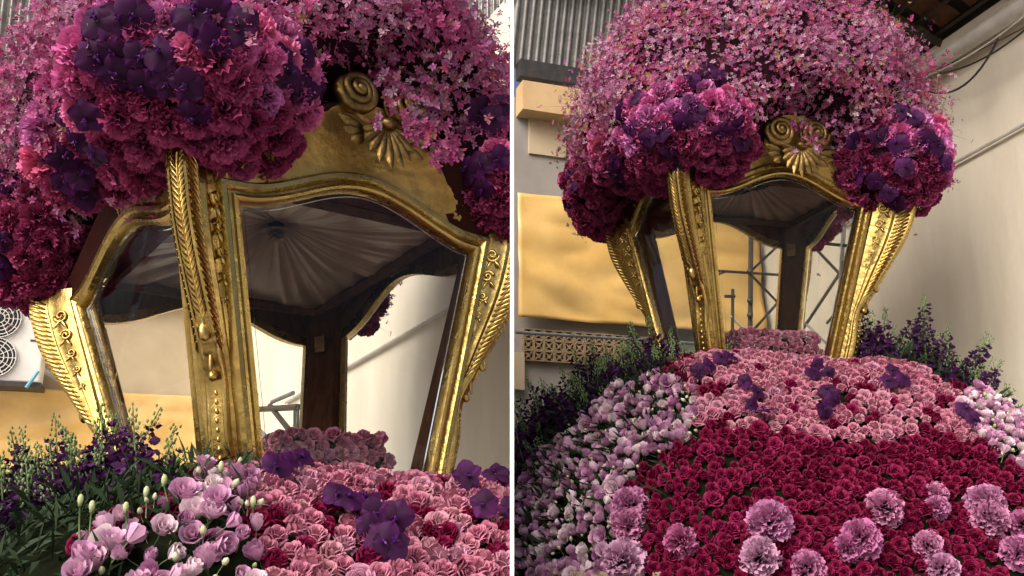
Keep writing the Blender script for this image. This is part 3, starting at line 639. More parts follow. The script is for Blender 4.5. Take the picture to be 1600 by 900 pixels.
        mb.tube([fr(h)[0] + fr(h)[2] * fr(h)[4] * .96 for h in np.linspace(.50 * ht, ht + .12, 14)], .007, 6)
        for h in np.arange(.53 * ht, ht + .12, .027):
            c, u, n, hw, p = fr(h); c2, u2, n2, hw2, p2 = fr(h + .055)
            for s in (-1, 1): mb.tube([c + n * p * .95, (c + c2) / 2 + u * s * hw * .2 + n * (p + p2) / 2 * .99, c2 + u * s * hw * .36 + n * p2 * .95], [.004, .0085, .003], 5)
        c, u, n, hw, p = fr(.49 * ht); mb.ball(c + n * p * .95, (.030, .020, .05), 10, 8)
        mb.build('feather_carving', 'gold', br, scale=S, sharp=0)
        for s in (-1, 1):
            mb = MB()
            for h in np.arange(.42 * ht, ht + .10, .030):
                c, u, n, hw, p = fr(h); c2, u2, n2, hw2, p2 = fr(h + .045)
                mb.tube([c + u * s * hw * .62 + n * p * .60, (c + c2) / 2 + u * s * hw * .65 + n * (p + p2) / 2 * .78, c2 + u * s * hw * .56 + n * p2 * .95], [.006, .012, .006], 5)
            mb.build('rope_carving', 'gold', br, scale=S, sharp=0)
        # acanthus scrolls between stile and rope
        up = np.array([0, 0, 1.])
        for s in (-1, 1):
            for k, (h, r0) in enumerate(((ht * .99, .042), (ht * .885, .036), (ht * .79, .028), (ht * .70, .022), (ht * .62, .017))):
                mb = MB(); c, u, n, hw, p = fr(h); b = c + u * s * hw * 1.0 + n * min(p * .24, .085)
                mb.tube(spiral(b, n, up, r0, 1.6, .15, 26, hand=1 if k % 2 else -1, lift=u * s * .012), np.linspace(.010, .006, 26) * (r0 / .036), 6)
                for q in (-1, 1): leaf_blob(mb, b - up * r0 * .6, -up * .8 + n * q * .6, n * .7 + up * .5 * q, u * s, r0 * 1.7, r0 * .36, .012)
                mb.build('acanthus_scroll', 'gold', br, scale=S, sharp=0)
        mb = MB(); c, u, n, hw, p = fr(.335 * ht); mb.ball(c + n * (p + .012), (.022, .022, .026), 12, 10)
        c, u, n, hw, p = fr(.39 * ht); mb.ball(c + n * (p + .0), (.011, .011, .055), 8, 8)
        for h in np.arange(.03 * ht, .29 * ht, .042): c, u, n, hw, p = fr(h); mb.ball(c + n * (p * .96), (.008, .008, .014), 8, 6)
        mb.build('bead_drop', 'gold', br, scale=S, sharp=0)['kind'] = 'stuff'
    # crest: two volutes over a shell, with leaves
    def fp(x, h, o): return np.array(P.pt('f', x, h, o))
    hv, hc = P.hv, P.hs + .04; ex, ez, en = np.array([1., 0, 0]), np.array([0, 0, 1.]), np.array([0, -1., 0])
    for s in (-1, 1):
        mb = MB(); c = fp(s * .145 + .01, hv, .19)
        mb.tube(spiral(c, ex * s, -ez, .112, 2.6, .10, 60, hand=1, lift=en * .05), np.linspace(.030, .014, 60), 8); mb.ball(c + en * .04, .030, 10, 8); mb.ball(c - en * .035, (.12, .035, .12), 16, 8)
        mb.build('volute', 'gold_dark', root, scale=S, sharp=0)
        mb = MB()
        for k, (a, L) in enumerate(((.2, .16), (-.15, .14), (-.6, .11))): leaf_blob(mb, fp(s * .13 + .03, hc - .01 - .02 * k, .17), ex * s * math.cos(a) + ez * math.sin(a), -ex * s * math.sin(a) + ez * math.cos(a), en, L, .035, .03)
        leaf_blob(mb, fp(s * .04 + .03, hc - .0, .20), ex * s * .97 + ez * .2, ez, en, .17, .022, .03)
        mb.build('acanthus_leaf', 'gold_dark', root, scale=S, sharp=0)
    mb = MB(); c = fp(.03, hc + .03, .19)
    for k in range(9):
        a = R_(-90 + (k - 4) * 17); d = ex * math.cos(a) + ez * math.sin(a); u = -ex * math.sin(a) + ez * math.cos(a); L = .26 - .014 * abs(k - 4) ** 1.3
        leaf_blob(mb, c, d, u, en, L, .036, .034)
    mb.ball(c + en * .03, (.05, .03, .03), 10, 6); mb.build('shell_ornament', 'gold_dark', root, scale=S, sharp=0)
    # pleated satin ceiling with rosette
    w, F, v, G = P.dims(ht); nu = 240; rows = 9; Gd = np.zeros((nu, rows, 3)); X, Y = G * .80, F * .80
    for i in range(nu):
        a = 2 * math.pi * i / nu; ca, sa = math.cos(a), math.sin(a); k = 1 / max(abs(ca) / X, abs(sa) / Y)
        for j in range(rows):
            q = j / (rows - 1); rr = .05 + (k - .05) * q; pl = .030 * mnoise.noise(Vector((ca * 8, sa * 8, q * .6))) * (.35 + q) + .018 * mnoise.noise(Vector((ca * 21, sa * 21, q * .8 + 5))) * (.5 + .5 * q); Gd[i, j] = (rr * ca, rr * sa, ht + .42 - .20 * q ** 1.4 - .05 * math.sin(math.pi * q) + pl)
    mb = MB(); mb.grid(Gd, closed_u=True); ce = mb.build('satin_ceiling', 'satin', root, scale=S, sharp=0)
    mb = MB()
    for ring, (n_, L) in enumerate(((9, .10), (7, .07), (5, .045))):
        for i in range(n_):
            a = 2 * math.pi * i / n_ + ring; d = np.array([math.cos(a), math.sin(a), -.25 - .3 * ring]); leaf_blob(mb, (0, 0, ht + .40 - .02 * ring), d, (-math.sin(a), math.cos(a), 0), (0, 0, -1), L, .035, .02)
    mb.build('rosette', 'satin', ce, scale=S, sharp=0)
    mb = MB()
    for (x0, y0, x1, y1) in ((-X, -Y, X, -Y), (X, -Y, X, Y), (X, Y, -X, Y), (-X, Y, -X, -Y)): mb.tube([(x0, y0, ht + .20), (x1, y1, ht + .20)], .035, 6)
    mb.build('ceiling_moulding', 'wood', root, scale=S)
    mb = MB()
    for face in 'frbl':
        d = P.half(face, ht) + .12; mb.grid([[np.array(P.pt(face, x * d, ht + rise + .04, -.05)) for x in (-1, 1)], [np.array(P.pt(face, x * d * .85, ht + .20, -.05 - .18)) for x in (-1, 1)]])
    mb.build('ceiling_cove', 'wood', root, scale=S, smooth=False)
    # floor tray
    w, F, v, G = P.dims(0); mb = MB(); mb.box((0, 0, -.10), (2 * (G - .02), 2 * (F - .02), .06)); mb.build('floor_tray', 'gold', root, scale=S, smooth=False)
    # wall socket box on the inner face of the rear post
    w, F, v, G = P.dims(ht * .9); c = np.array([(w + G) / 2 - .06, (F + v) / 2 - .07, ht * .96]); mb = MB(); mm = Matrix.Translation(c) @ Matrix.Rotation(math.atan2(F - v, w - G) , 4, 'Z'); mb.box((0, 0, 0), (.07, .05, .11), mm); mb.build('lamp_socket', 'gold_dark', root, scale=S, smooth=False)
    return root
def spandrel_mat():
    m = mat('spandrel', (0.66, 0.45, 0.14), (0.40, 0.25, 0.075), spec=.05, rough=.36, rough2=.6, metal=1.0, scale=7, bump=.45, bscale=16)
    t = m.node_tree; L = t.links.new; b = t.nodes['Principled BSDF']; src = b.inputs['Base Color'].links[0].from_socket
    at = t.nodes.new('ShaderNodeAttribute'); at.attribute_name = 't'; no = t.nodes.new('ShaderNodeTexNoise'); no.inputs['Scale'].default_value = 11; no.inputs['Detail'].default_value = 8; tc = t.nodes.new('ShaderNodeTexCoord'); L(tc.outputs['Object'], no.inputs['Vector'])
    ma = t.nodes.new('ShaderNodeMath'); ma.operation = 'MULTIPLY_ADD'; L(no.outputs['Fac'], ma.inputs[0]); ma.inputs[1].default_value = .22; L(at.outputs['Fac'], ma.inputs[2])
    gt = t.nodes.new('ShaderNodeMath'); gt.operation = 'GREATER_THAN'; gt.inputs[1].default_value = .94; L(ma.outputs[0], gt.inputs[0])
    mx = t.nodes.new('ShaderNodeMixRGB'); L(gt.outputs[0], mx.inputs[0]); L(src, mx.inputs[1]); mx.inputs[2].default_value = (.028, .008, .006, 1); L(mx.outputs[0], b.inputs['Base Color'])
    iv = t.nodes.new('ShaderNodeMath'); iv.operation = 'SUBTRACT'; iv.inputs[0].default_value = 1; L(gt.outputs[0], iv.inputs[1]); L(iv.outputs[0], b.inputs['Metallic'])
spandrel_mat()
cur_bay = -1; case_l = build_case(PL, 'tall gilded glass case with carved corner brackets, beside the air conditioner')
cur_bay = 1; case_r = build_case(PR, 'tall gilded glass case with carved corner brackets, in front of the dark scaffolding')
#@@FLOWERS
# ================================================================== FLOWER MASSES
def corner_xy(P): w, F, v, G = P.dims(P.ht); return (w + G) / 2, (F + v) / 2
class Canopy:
    """union of a dome and four corner garlands, in case units"""
    def __init__(s, P, hd, ax, ay, up, dn, cl, notch):
        s.P = P; s.notch = (np.array(notch[0]), np.array(notch[1])); s.hd = hd; s.ax, s.ay, s.up, s.dn = ax, ay, up, dn; cx, cy = corner_xy(P)
        s.blobs = [(np.array([sx * cx * k, sy * cy * k, h]), np.array(r)) for sx, sy, k, h, r in cl if k] + [(np.array([sx, sy, h]), np.array(r)) for sx, sy, k, h, r in cl if not k]
    def f(s, q, grow=0.0):
        """<0 inside; q: N x 3 case units"""
        d = q - np.array([0, 0, s.hd]); az = np.where(d[:, 2] > 0, s.up, s.dn) + grow
        e = ((np.abs(d[:, 0] / (s.ax + grow)) ** 2.3 + np.abs(d[:, 1] / (s.ay + grow)) ** 2.3) ** (2 / 2.3) + (d[:, 2] / az) ** 2) ** .5 - 1
        out = e * min(s.ax, s.up) + .055 * np.sin(3.3 * q[:, 0] + 1.0) * np.sin(3.1 * q[:, 1] + 2.0) + .035 * np.sin(6.5 * q[:, 0] + 4.1 * q[:, 2]) * np.sin(5.9 * q[:, 1] - 3.7 * q[:, 2] + .7); nc, nr = s.notch; out = np.maximum(out, -(np.linalg.norm((q - nc) / nr, axis=1) - 1) * nr.min())
        for c, r in s.blobs:
            b = (np.linalg.norm((q - c) / (r + grow), axis=1) - 1) * r.min(); k = .22; h = np.clip(.5 + .5 * (b - out) / k, 0, 1); out = b * (1 - h) + out * h - k * h * (1 - h)
        return out + .045 * np.sin(8.3 * q[:, 0] + 2.1 * q[:, 2]) * np.sin(7.7 * q[:, 1] + 6.3 * q[:, 2])
    def grad(s, q):
        e = 1e-3; g_ = np.stack([s.f(q + e * np.eye(3)[k]) - s.f(q - e * np.eye(3)[k]) for k in range(3)], 1); return g_ / (np.linalg.norm(g_, axis=1, keepdims=True) + 1e-9)
    def local(s, W): return ((np.atleast_2d(W) - s.P.C) @ s.P.M) / S
    def world(s, q): return (np.atleast_2d(q) * S) @ s.P.M.T + s.P.C
    def hit(s, px, py):
        r = ray(px, py); T = np.linspace(1.5, 9, 1500); W = CAM + T[:, None] * r; v = s.f(s.local(W)); k = np.argmax(v < 0)
        if not (v < 0).any(): return None
        q = s.local(W[k])
        return W[k], s.P.M @ s.grad(q)[0]
    def sample(s, n):
        """random points on the surface (world), with outward normals"""
        lo = np.array([-2.2, -2.2, 1.0]); hi = np.array([2.2, 2.2, 3.8]); q = rng.uniform(lo, hi, (n, 3))
        for _ in range(8):
            v = s.f(q); gq = s.grad(q); q = q - gq * np.clip(v, -.4, .4)[:, None]
        ok = np.abs(s.f(q)) < .02; q = q[ok]; gq = s.grad(q); return s.world(q), gq @ s.P.M.T
def poisson(P, r, order=None):
    """greedy thinning by distance with a hash grid"""
    keep = []; grid = {}
    for i in (order if order is not None else range(len(P))):
        p = P[i]; k = tuple((p // r).astype(int)); bad = False
        for a in (-1, 0, 1):
            for b in (-1, 0, 1):
                for c in (-1, 0, 1):
                    for j in grid.get((k[0] + a, k[1] + b, k[2] + c), ()):
                        if ((P[j] - p) ** 2).sum() < r * r: bad = True
        if not bad: keep.append(i); grid.setdefault(k, []).append(i)
    return keep
def facing(P, N):
    v = CAM - P; v /= np.linalg.norm(v, axis=1, keepdims=True); return (v * N).sum(1)
class Mound:
    def __init__(s, P, bx, by, zb, a=.735, p=2.3):
        s.P = P; s.c = P.C[:2]; s.zmin = 0; s.bx, s.by, s.zb, s.a, s.p = bx, by, zb, a, p; y = FIT_YAW[P]; s.R = np.array([[math.cos(y), -math.sin(y)], [math.sin(y), math.cos(y)]])
    def z(s, XY):
        q = (np.atleast_2d(XY) - s.c) @ s.R; d = np.stack([np.maximum(np.abs(q[:, 0]) - s.bx, 0), np.maximum(np.abs(q[:, 1]) - s.by, 0)], 1); d = np.linalg.norm(d, axis=1)
        return s.zb - s.a * d ** s.p + .02 * np.sin(q[:, 0] * 7) * np.sin(q[:, 1] * 6 + 1), d
    def normal(s, XY):
        e = 2e-3; XY = np.atleast_2d(XY); gx = (s.z(XY + (e, 0))[0] - s.z(XY - (e, 0))[0]) / (2 * e); gy = (s.z(XY + (0, e))[0] - s.z(XY - (0, e))[0]) / (2 * e); n = np.stack([-gx, -gy, np.ones(len(gx))], 1); return n / np.linalg.norm(n, axis=1, keepdims=True)
    def hit(s, px, py):
        r = ray(px, py); T = np.linspace(1.2, 8, 2500); W = CAM + T[:, None] * r; z, d = s.z(W[:, :2]); h = W[:, 2] < z
        if not h.any(): return None
        k = np.argmax(h); return W[k], s.normal(W[k][:2])[0]
    def sample(s, n, dmax=1.35):
        XY = s.c + rng.uniform(-2.2, 2.2, (n, 2)); z, d = s.z(XY); N = s.normal(XY)
        ok = (d < dmax) & (z > np.where(XY[:, 0] > 1.95, s.zmin, s.zmin - .16 * (s.zmin > 0))) & (rng.random(n) < np.clip(.45 / np.maximum(N[:, 2], .12), 0, 1)) & (d > .0)
        return np.concatenate([XY, z[:, None]], 1)[ok], N[ok]
    def foam(s, name, label, drop=.03, dmax=1.42):
        nu, nv = 72, 22; G = np.zeros((nu, nv, 3))
        for i in range(nu):
            a = 2 * math.pi * i / nu; dr = np.array([math.cos(a), math.sin(a)])
            for j in range(nv):
                t = j / (nv - 1); L = 2.4 * t; XY = s.c + dr * L; z, d = s.z(XY)
                if d[0] > dmax:
                    lo, hi = 0, L
                    for _ in range(20):
                        m_ = (lo + hi) / 2
                        if s.z(s.c + dr * m_)[1][0] > dmax: hi = m_
                        else: lo = m_
                    XY = s.c + dr * lo; z, d = s.z(XY)
                G[i, j] = (*XY, z[0] - drop)
        mb = MB(); mb.grid(G, closed_u=True); return tag(mb.build(name, 'foam_green_shaded', sharp=0), label, 'floral foam')
FIT_YAW = {PL: FITL[11], PR: FITR[11]}
WALLS = {-1: (LW0, lwn), 1: (RB1, wn)}
def keep_side(W, bay, pad):
    a, n = WALLS[bay]; return (W[:, 0] * bay > pad) & (((W[:, :2] - a) @ n) > .05)
ind_count = {}
def emit(kind, items, meshes, name, label, cat, group, stuff_label, mats, jitter, limit, ctx=None):
    """items (p, n, size) sorted largest in view first: the first `limit` become single objects, the rest one 'stuff' object"""
    used = ind_count.get(kind, 0); rest = []
    for k, (p, n, s) in enumerate(items):
        me = meshes[int(rng.integers(len(meshes)))]; M = TRS(p, orient(n, None, jitter), s)
        if used < limit:
            o = link(name, me); o.matrix_world = M; lb, gr = (label, group) if ctx is None else ctx(p, label, group); tag(o, lb, cat, gr); used += 1
        else: rest.append((me, M))
    ind_count[kind] = used
    if rest: merge_stuff(name + '_mass', rest, mats, stuff_label, cat, 3.5 if kind == 'spray' else 0)

def dress_canopy(P, bay, C, where, spec):
    global cur_bay
    cur_bay = bay
    # foam core, shade of the gaps put into its colour
    nu, nv = 64, 40; mb = MB()
    G = np.zeros((nu, nv, 3)); zc = 2.15
    for i in range(nu):
        for j in range(nv):
            a = 2 * math.pi * i / nu; b = -math.pi / 2 * .80 + (math.pi * .90) * j / (nv - 1); d = np.array([math.cos(a) * math.cos(b), math.sin(a) * math.cos(b), math.sin(b)])
            t = np.linspace(0, 2.6, 200); v = C.f(np.array([0, 0, C.hd]) + t[:, None] * d); k = np.argmax(v > 0); G[i, j] = C.world(np.array([0, 0, C.hd]) + d * max(t[k] - .085, 0.05))[0]
    mb.grid(G, closed_u=True); mb.f.append(tuple(i * nv for i in range(nu))); mb.m.append(0); mb.f.append(tuple(i * nv + nv - 1 for i in range(nu))[::-1]); mb.m.append(0)
    tag(mb.build('flower_foam', 'foam_shaded', sharp=0), 'shade-coloured floral foam dome under the flower canopy ' + where, 'floral foam')
    for c, r in C.blobs:
        mb = MB(); mb.ball((0, 0, 0), r * S * .90, 20, 14); o = mb.build('garland_foam', 'foam_shaded', sharp=0); o.matrix_world = Matrix.Translation(C.world(c)[0]) @ P.mat.to_3x3().to_4x4(); tag(o, 'shade-coloured foam core of a corner carnation garland on the canopy ' + where, 'floral foam', 'garland foam cores ' + where)
    W, N = C.sample(100000); ok = (facing(W, N) > -.25) & keep_side(W, bay, .0); W, N = W[ok], N[ok]; Q = C.local(W); px = project(W)
    clear = np.zeros(len(W), bool)
    for poly in spec['clear']: clear |= in_poly(px, poly)
    blob = np.zeros(len(W), bool)
    for c, r in C.blobs: blob |= (np.linalg.norm((Q - c) / r, axis=1) + .10 * np.sin(9 * Q[:, 0] + 5 * Q[:, 2]) * np.sin(8 * Q[:, 1]) + .35 * np.clip((Q[:, 2] - c[2]) / r[2] - .55, 0, 1) < 1.12)
    carn = blob & ~clear
    GN = ['largest corner garland', 'corner garland nearest the cream wall', 'lowest rear garland', 'far corner garland', 'small side garland']
    def garland(p):
        q = C.local(p)[0]; return GN[int(np.argmin([np.linalg.norm((q - c) / r) for c, r in C.blobs]))]
    # purple orchids at their places
    opos = []
    for (x, y) in spec['orchids']:
        h = C.hit(x, y)
        if h is None: continue
        p, n = h; nn = .55 * n + .45 * (CAM - p) / np.linalg.norm(CAM - p); nn /= np.linalg.norm(nn); opos.append(p)
        place_parts(T_ORCH[int(rng.integers(4))], 'purple_orchid', p + nn * spec['o_lift'], nn, spec['o_size'] * rng.uniform(.85, 1.15), 'deep purple orchid bloom on the %s %s' % (garland(p), where), 'orchid', 'purple orchids on the %s %s' % (garland(p), where), jitter=.25)
    # carnations
    Wc, Nc, = W[carn], N[carn]; pc = px[carn]
    idx = poisson(Wc, spec['c_size'] * 1.28); lst = {0: [], 1: []}
    for i in idx:
        p, n = Wc[i], Nc[i]; dark = n[2] < -.35 or in_poly(pc[i], spec['dark'])[0]; sz = spec['c_size'] * rng.uniform(.72, 1.3); fc = facing(p[None], n[None])[0]  # underside blooms painted darker for shade; polygon blooms share that colour
        vis = (0 < pc[i][0] < 1600) and (0 < pc[i][1] < 900) and fc > .05
        lst[int(dark)].append((vis * fc + 1e-3 * fc, (p - n * sz * .25, n, sz)))
    def cctx(col):
        def fn(p, label, group):
            gl = garland(p); return '%s carnation in the %s %s' % (col, gl, where), '%s carnations in the %s %s' % (col, gl, where)
        return fn
    for dk, col, ms, mt in ((0, 'ruffled pink', T_CARN, 'carnation_pink'), (1, 'shade-darkened magenta', T_CARD, 'carnation_shaded')):
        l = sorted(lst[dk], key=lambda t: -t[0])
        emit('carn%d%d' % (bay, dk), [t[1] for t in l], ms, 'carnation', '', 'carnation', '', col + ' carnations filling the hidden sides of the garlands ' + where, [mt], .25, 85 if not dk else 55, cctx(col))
    # small orchid sprays: several loose layers over the dome
    dm = ~blob & ~clear; Wd, Nd = W[dm], N[dm]
    items = []; over = []; stems = []; sz = spec['s_size']
    sel = rng.permutation(len(Wd))
    k = poisson(Wd, spec['s_gap'], sel)
    for i in k:
        n = Nd[i]; tuft = mnoise.noise(Vector(Wd[i] * 6.0)) * .085 + mnoise.noise(Vector(Wd[i] * 15.0)) * .055
        for lay in range(4):
            p = Wd[i] + n * (-.06 + .030 * lay + rng.normal(0, .012) + tuft) + rng.normal(0, .016, 3); nn = n + rng.normal(0, .55, 3) + .3 * (CAM - p) / np.linalg.norm(CAM - p)
            if lay == 3 and rng.random() < .16:
                b0 = p; p = p + (n + rng.normal(0, .45, 3)) * rng.uniform(.03, .10); stems.append((b0, p))
            items.append((p, nn / np.linalg.norm(nn), sz * rng.uniform(.65, 1.35)))
    # sprays dangling over one side of the crest
    for (x, y, r_) in spec['over']:
        for _ in range(int(r_ * 1.1)):
            a_, d_ = rng.uniform(0, 6.28), r_ * math.sqrt(rng.random()); w_, F_, _v, _G = P.dims(P.ht); p = on_plane(x + d_ * math.cos(a_), y + d_ * math.sin(a_), P.W((0, -(F_ + rng.uniform(.22, .34)), P.hs)), P.M @ np.array([0, -1, 0]))
            n = (CAM - p) / np.linalg.norm(CAM - p) + rng.normal(0, .5, 3); over.append((p, n / np.linalg.norm(n), sz * rng.uniform(.8, 1.3)))
    pp = np.array([p for p, n, s in items]); ss = np.array([s for p, n, s in items]); pj = project(pp); dist = np.linalg.norm(pp - CAM, axis=1)
    if clear.any():
        bad = np.zeros(len(pp), bool)
        for poly in spec['clear']: bad |= in_poly(pj, poly)
    else: bad = np.zeros(len(pp), bool)
    lq = C.local(pp); w_, F_, v_, G_ = P.dims(P.ht); bad |= (np.abs(lq[:, 0]) < G_ + .02) & (np.abs(lq[:, 1]) < F_ + .02) & (lq[:, 2] < P.ht + .62)
    front = facing(pp, np.array([n for p, n, s in items])) > .5
    inv = (pj[:, 0] > 0) & (pj[:, 0] < 1600) & (pj[:, 1] > 0) & (pj[:, 1] < 900) & front
    inner = C.f(C.local(pp)); score = ss / dist * inv * (inner > .02)
    order = np.argsort(-score); items = over[:40] + [items[i] for i in order if not bad[i]] + over[40:]
    emit('spray', items, T_SPRM, 'small_orchid', 'tiny pink five petalled orchid bloom in the canopy ' + where, 'orchid', 'small pink orchids in the canopy ' + where, 'dense mass of tiny pink orchid blooms covering the canopy ' + where, ['spray'], .2, spec['s_limit'])
    mb = MB()
    for a, b in stems:
        u = np.cross(b - a, CAM - a); u = u / (np.linalg.norm(u) + 1e-9) * .0011; v_ = np.cross(u, b - a); v_ = v_ / (np.linalg.norm(v_) + 1e-9) * .0011
        mb.add([a + u, a - u, a + v_, b], [(0, 1, 3), (1, 2, 3), (2, 0, 3)])
    tag(mb.build('spray_stems', 'leaf', smooth=False), 'hair thin green stems among the tiny orchids of the canopy ' + where, 'stems', kind='stuff')
    # wispy sprigs at the rim
    for (x, y, dx, dy) in spec['sprigs']:
        h = C.hit(x, y)
        if h is None: continue
        p, n = h; d = np.array([dx, 0, -dy], float) * .0032 * np.linalg.norm(p - CAM) / 5; mb = MB()
        path = [p + d * t + np.array([0, 0, -.05 * t * t]) for t in np.linspace(0, 1, 7)]; mb.tube(path, np.linspace(.0018, .0008, 7), 4, mi=0)
        for t in range(2, 7):
            q = path[t] + rng.normal(0, .012, 3); mb.tube([path[t], q], .0007, 3); mb.ball(q, (.006, .006, .009), 5, 4, mi=1)
        tag(mb.build('flower_sprig', ['leaf', 'spray'], sharp=0), 'thin wispy sprig with tiny buds sticking out of the canopy ' + where, 'sprig', 'loose sprigs on the canopy ' + where)

def dress_mound(P, bay, Mo, where, spec):
    global cur_bay
    cur_bay = bay
    Mo.foam('mound_foam', 'shade-darkened green floral foam under the flower mound ' + where)
    W, N = Mo.sample(130000); ok = keep_side(W, bay, .0); W, N = W[ok], N[ok]; ok = (facing(W, N) > -.3); W, N = W[ok], N[ok]
    w, F, v, G = P.dims(0); q = ((W - P.C) @ P.M) / S; inside = (np.abs(q[:, 0]) < G + .02) & (np.abs(q[:, 1]) < F + .02); W, N = W[~inside], N[~inside]
    px = project(W); lis = np.zeros(len(W), bool); bare = np.zeros(len(W), bool)
    for poly in spec['lisi']: lis |= in_poly(px, poly)
    for poly in spec['bare']: bare |= in_poly(px, poly)
    pink = in_poly(px, spec['pink'])
    big = []; sp = spec['r_size']
    for (x, y, r) in spec['carn']:
        h = Mo.hit(x, y)
        if h is None: continue
        p, n = h; s = 1.08 * r / FPX * np.linalg.norm(p - CAM); big.append((p, s * 1.0))
        place(T_CARP[int(rng.integers(3))], 'carnation', p + n * s * .28, n, s, 'large pale pink ruffled carnation among crimson roses on the mound ' + where, 'carnation', 'pale carnations on the mound ' + where, jitter=.2)
    orc = []
    for (x, y) in spec['orchids']:
        h = Mo.hit(x, y)
        if h is None: continue
        p, n = h; nn = .5 * n + .5 * (CAM - p) / np.linalg.norm(CAM - p); nn /= np.linalg.norm(nn); s = spec['o_size'] * rng.uniform(.85, 1.15); orc.append(p)
        place_parts(T_ORCH[int(rng.integers(4))], 'purple_orchid', p + nn * (s * .9 + .022), nn, s, 'deep purple orchid bloom among roses on the mound ' + where, 'orchid', 'purple orchids on the mound ' + where, jitter=.3)
    rz = ~lis & ~bare; Wr, Nr, pr, pk = W[rz], N[rz], px[rz], pink[rz]
    if big:
        bp = np.array([b[0] for b in big]); br = np.array([b[1] for b in big]); far = (np.linalg.norm(Wr[:, None] - bp[None], axis=2) > br[None] * .8).all(1); Wr, Nr, pr, pk = Wr[far], Nr[far], pr[far], pk[far]
    idx = poisson(Wr, sp * 1.17, rng.permutation(len(Wr)))
    crimp = np.array(spec['crim_at'], float)
    ip, ic = [], []; ctx = []
    for i in idx:
        s = sp * rng.uniform(.78, 1.22); n = Nr[i]; p = Wr[i] + n * rng.uniform(-.008, .012)
        near = len(crimp) and np.min(np.hypot(*(crimp - pr[i]).T)) < spec['crim_r']
        edge = rng.random() < spec['mix']
        vis = (0 < pr[i][0] < 1600) and (0 < pr[i][1] < 900) and facing(p[None], n[None])[0] > 0
        (ip if (pk[i] and not near and not edge) else ic).append((s / np.linalg.norm(p - CAM) * vis, (p, n, s)))
    A = {'orchid': np.array(orc) if orc else np.zeros((0, 3)), 'carn': np.array([b[0] for b in big]) if big else np.zeros((0, 3)), 'cr': sp}
    allp = np.array([t[1][0] for t in ip]) if ip else np.zeros((0, 3)); allc = np.array([t[1][0] for t in ic]) if ic else np.zeros((0, 3)); liw = W[lis]
    dmin = lambda Q, p: np.min(np.linalg.norm(Q - p, axis=1)) if len(Q) else 9.0
    def ctx_fn(col):
        def fn(p, label, group):
            if dmin(A['orchid'], p) < sp * 2.2: return '%s rose beside a purple orchid on the mound %s' % (col, where), '%s roses beside orchids %s' % (col, where)
            if dmin(A['carn'], p) < sp * 3.0: return '%s rose touching a large pale carnation on the mound %s' % (col, where), '%s roses round the pale carnations %s' % (col, where)
            if len(liw) and dmin(liw, p) < sp * 1.5: return '%s rose next to the lilac lisianthus on the mound %s' % (col, where), '%s roses along the lisianthus %s' % (col, where)
            own, oth = (allp, allc) if col == 'soft pink' else (allc, allp); no = (np.linalg.norm(oth - p, axis=1) < sp * 3).sum() if len(oth) else 0; ns = (np.linalg.norm(own - p, axis=1) < sp * 3).sum() - 1
            if no > 2 * ns: return '%s rose alone among %s roses on the mound %s' % (col, 'crimson' if col == 'soft pink' else 'pink', where), 'single %s roses %s' % (col, where)
            if no > 1: return '%s rose in the mixed pink and crimson band %s' % (col, where), '%s roses in the mixed band %s' % (col, where)
            return label, group
        return fn
    for kind, lst, mesh, nm, col in (('pink', ip, T_PINK, 'pink_rose', 'soft pink'), ('crim', ic, T_CRIM, 'crimson_rose', 'deep crimson')):
        lst.sort(key=lambda t: -t[0]); emit(kind, [t[1] for t in lst], mesh, nm, col + ' rose packed into the flower mound ' + where, 'rose', nm.replace('_', ' ') + 's on the mound ' + where, col + ' roses filling the rest of the mound ' + where, [{'pink': 'pink_rose', 'crim': 'crimson'}[kind]], .28, 300, ctx_fn(col))
    # lisianthus blooms and buds
    Wl, Nl = W[lis], N[lis]; idx = poisson(Wl, spec['l_gap'], rng.permutation(len(Wl))); bl, bu = [], []
    for i in idx:
        lift = rng.uniform(0, spec['l_lift']); tv = (CAM - Wl[i]) / np.linalg.norm(CAM - Wl[i])
        n = Nl[i] * .6 + tv * .25 + np.array([-.15 * (1 if Wl[i][0] < P.C[0] else -1), 0, .3]) + rng.normal(0, .35, 3); n /= np.linalg.norm(n); p = Wl[i] + Nl[i] * lift
        vis = spec['l_size'] / np.linalg.norm(p - CAM) * (1 if facing(p[None], Nl[i][None])[0] > 0 else 0)
        if rng.random() < .22: bu.append((vis, (p + n * .01, n, spec['l_size'] * rng.uniform(.38, .6))))
        else: bl.append((vis, (p, n, spec['l_size'] * rng.uniform(.78, 1.15))))
    for kind, lst, mesh, nm, lb, ct, ms in (('lisi', bl, T_LISI, 'lisianthus', 'lilac and white lisianthus bloom', 'lisianthus', ['lilac', 'snap_bud']), ('bud', bu, T_BUD, 'lisianthus_bud', 'closed greenish white lisianthus bud', 'flower bud', ['bud', 'snap_bud'])):
        lst.sort(key=lambda t: -t[0]); emit(kind, [t[1] for t in lst], mesh, nm, lb + ' at the mound edge ' + where, ct, nm.replace('_', ' ') + ' at the mound edge ' + where, lb + 's filling the mound edge ' + where, ms, .1, 300, (lambda p, l, gq: (l.replace(' at the mound edge', ' at the mound edge ' + ('near the breeze blocks' if p[0] < P.C[0] else 'near the cream wall')), gq + (' by the blocks' if p[0] < P.C[0] else ' by the wall'))) if bay > 0 else None)
    by = lambda x: '' if bay < 0 else ('near the breeze blocks' if x < P.C[0] else 'near the cream wall')
    # snapdragons
    nsn = 0
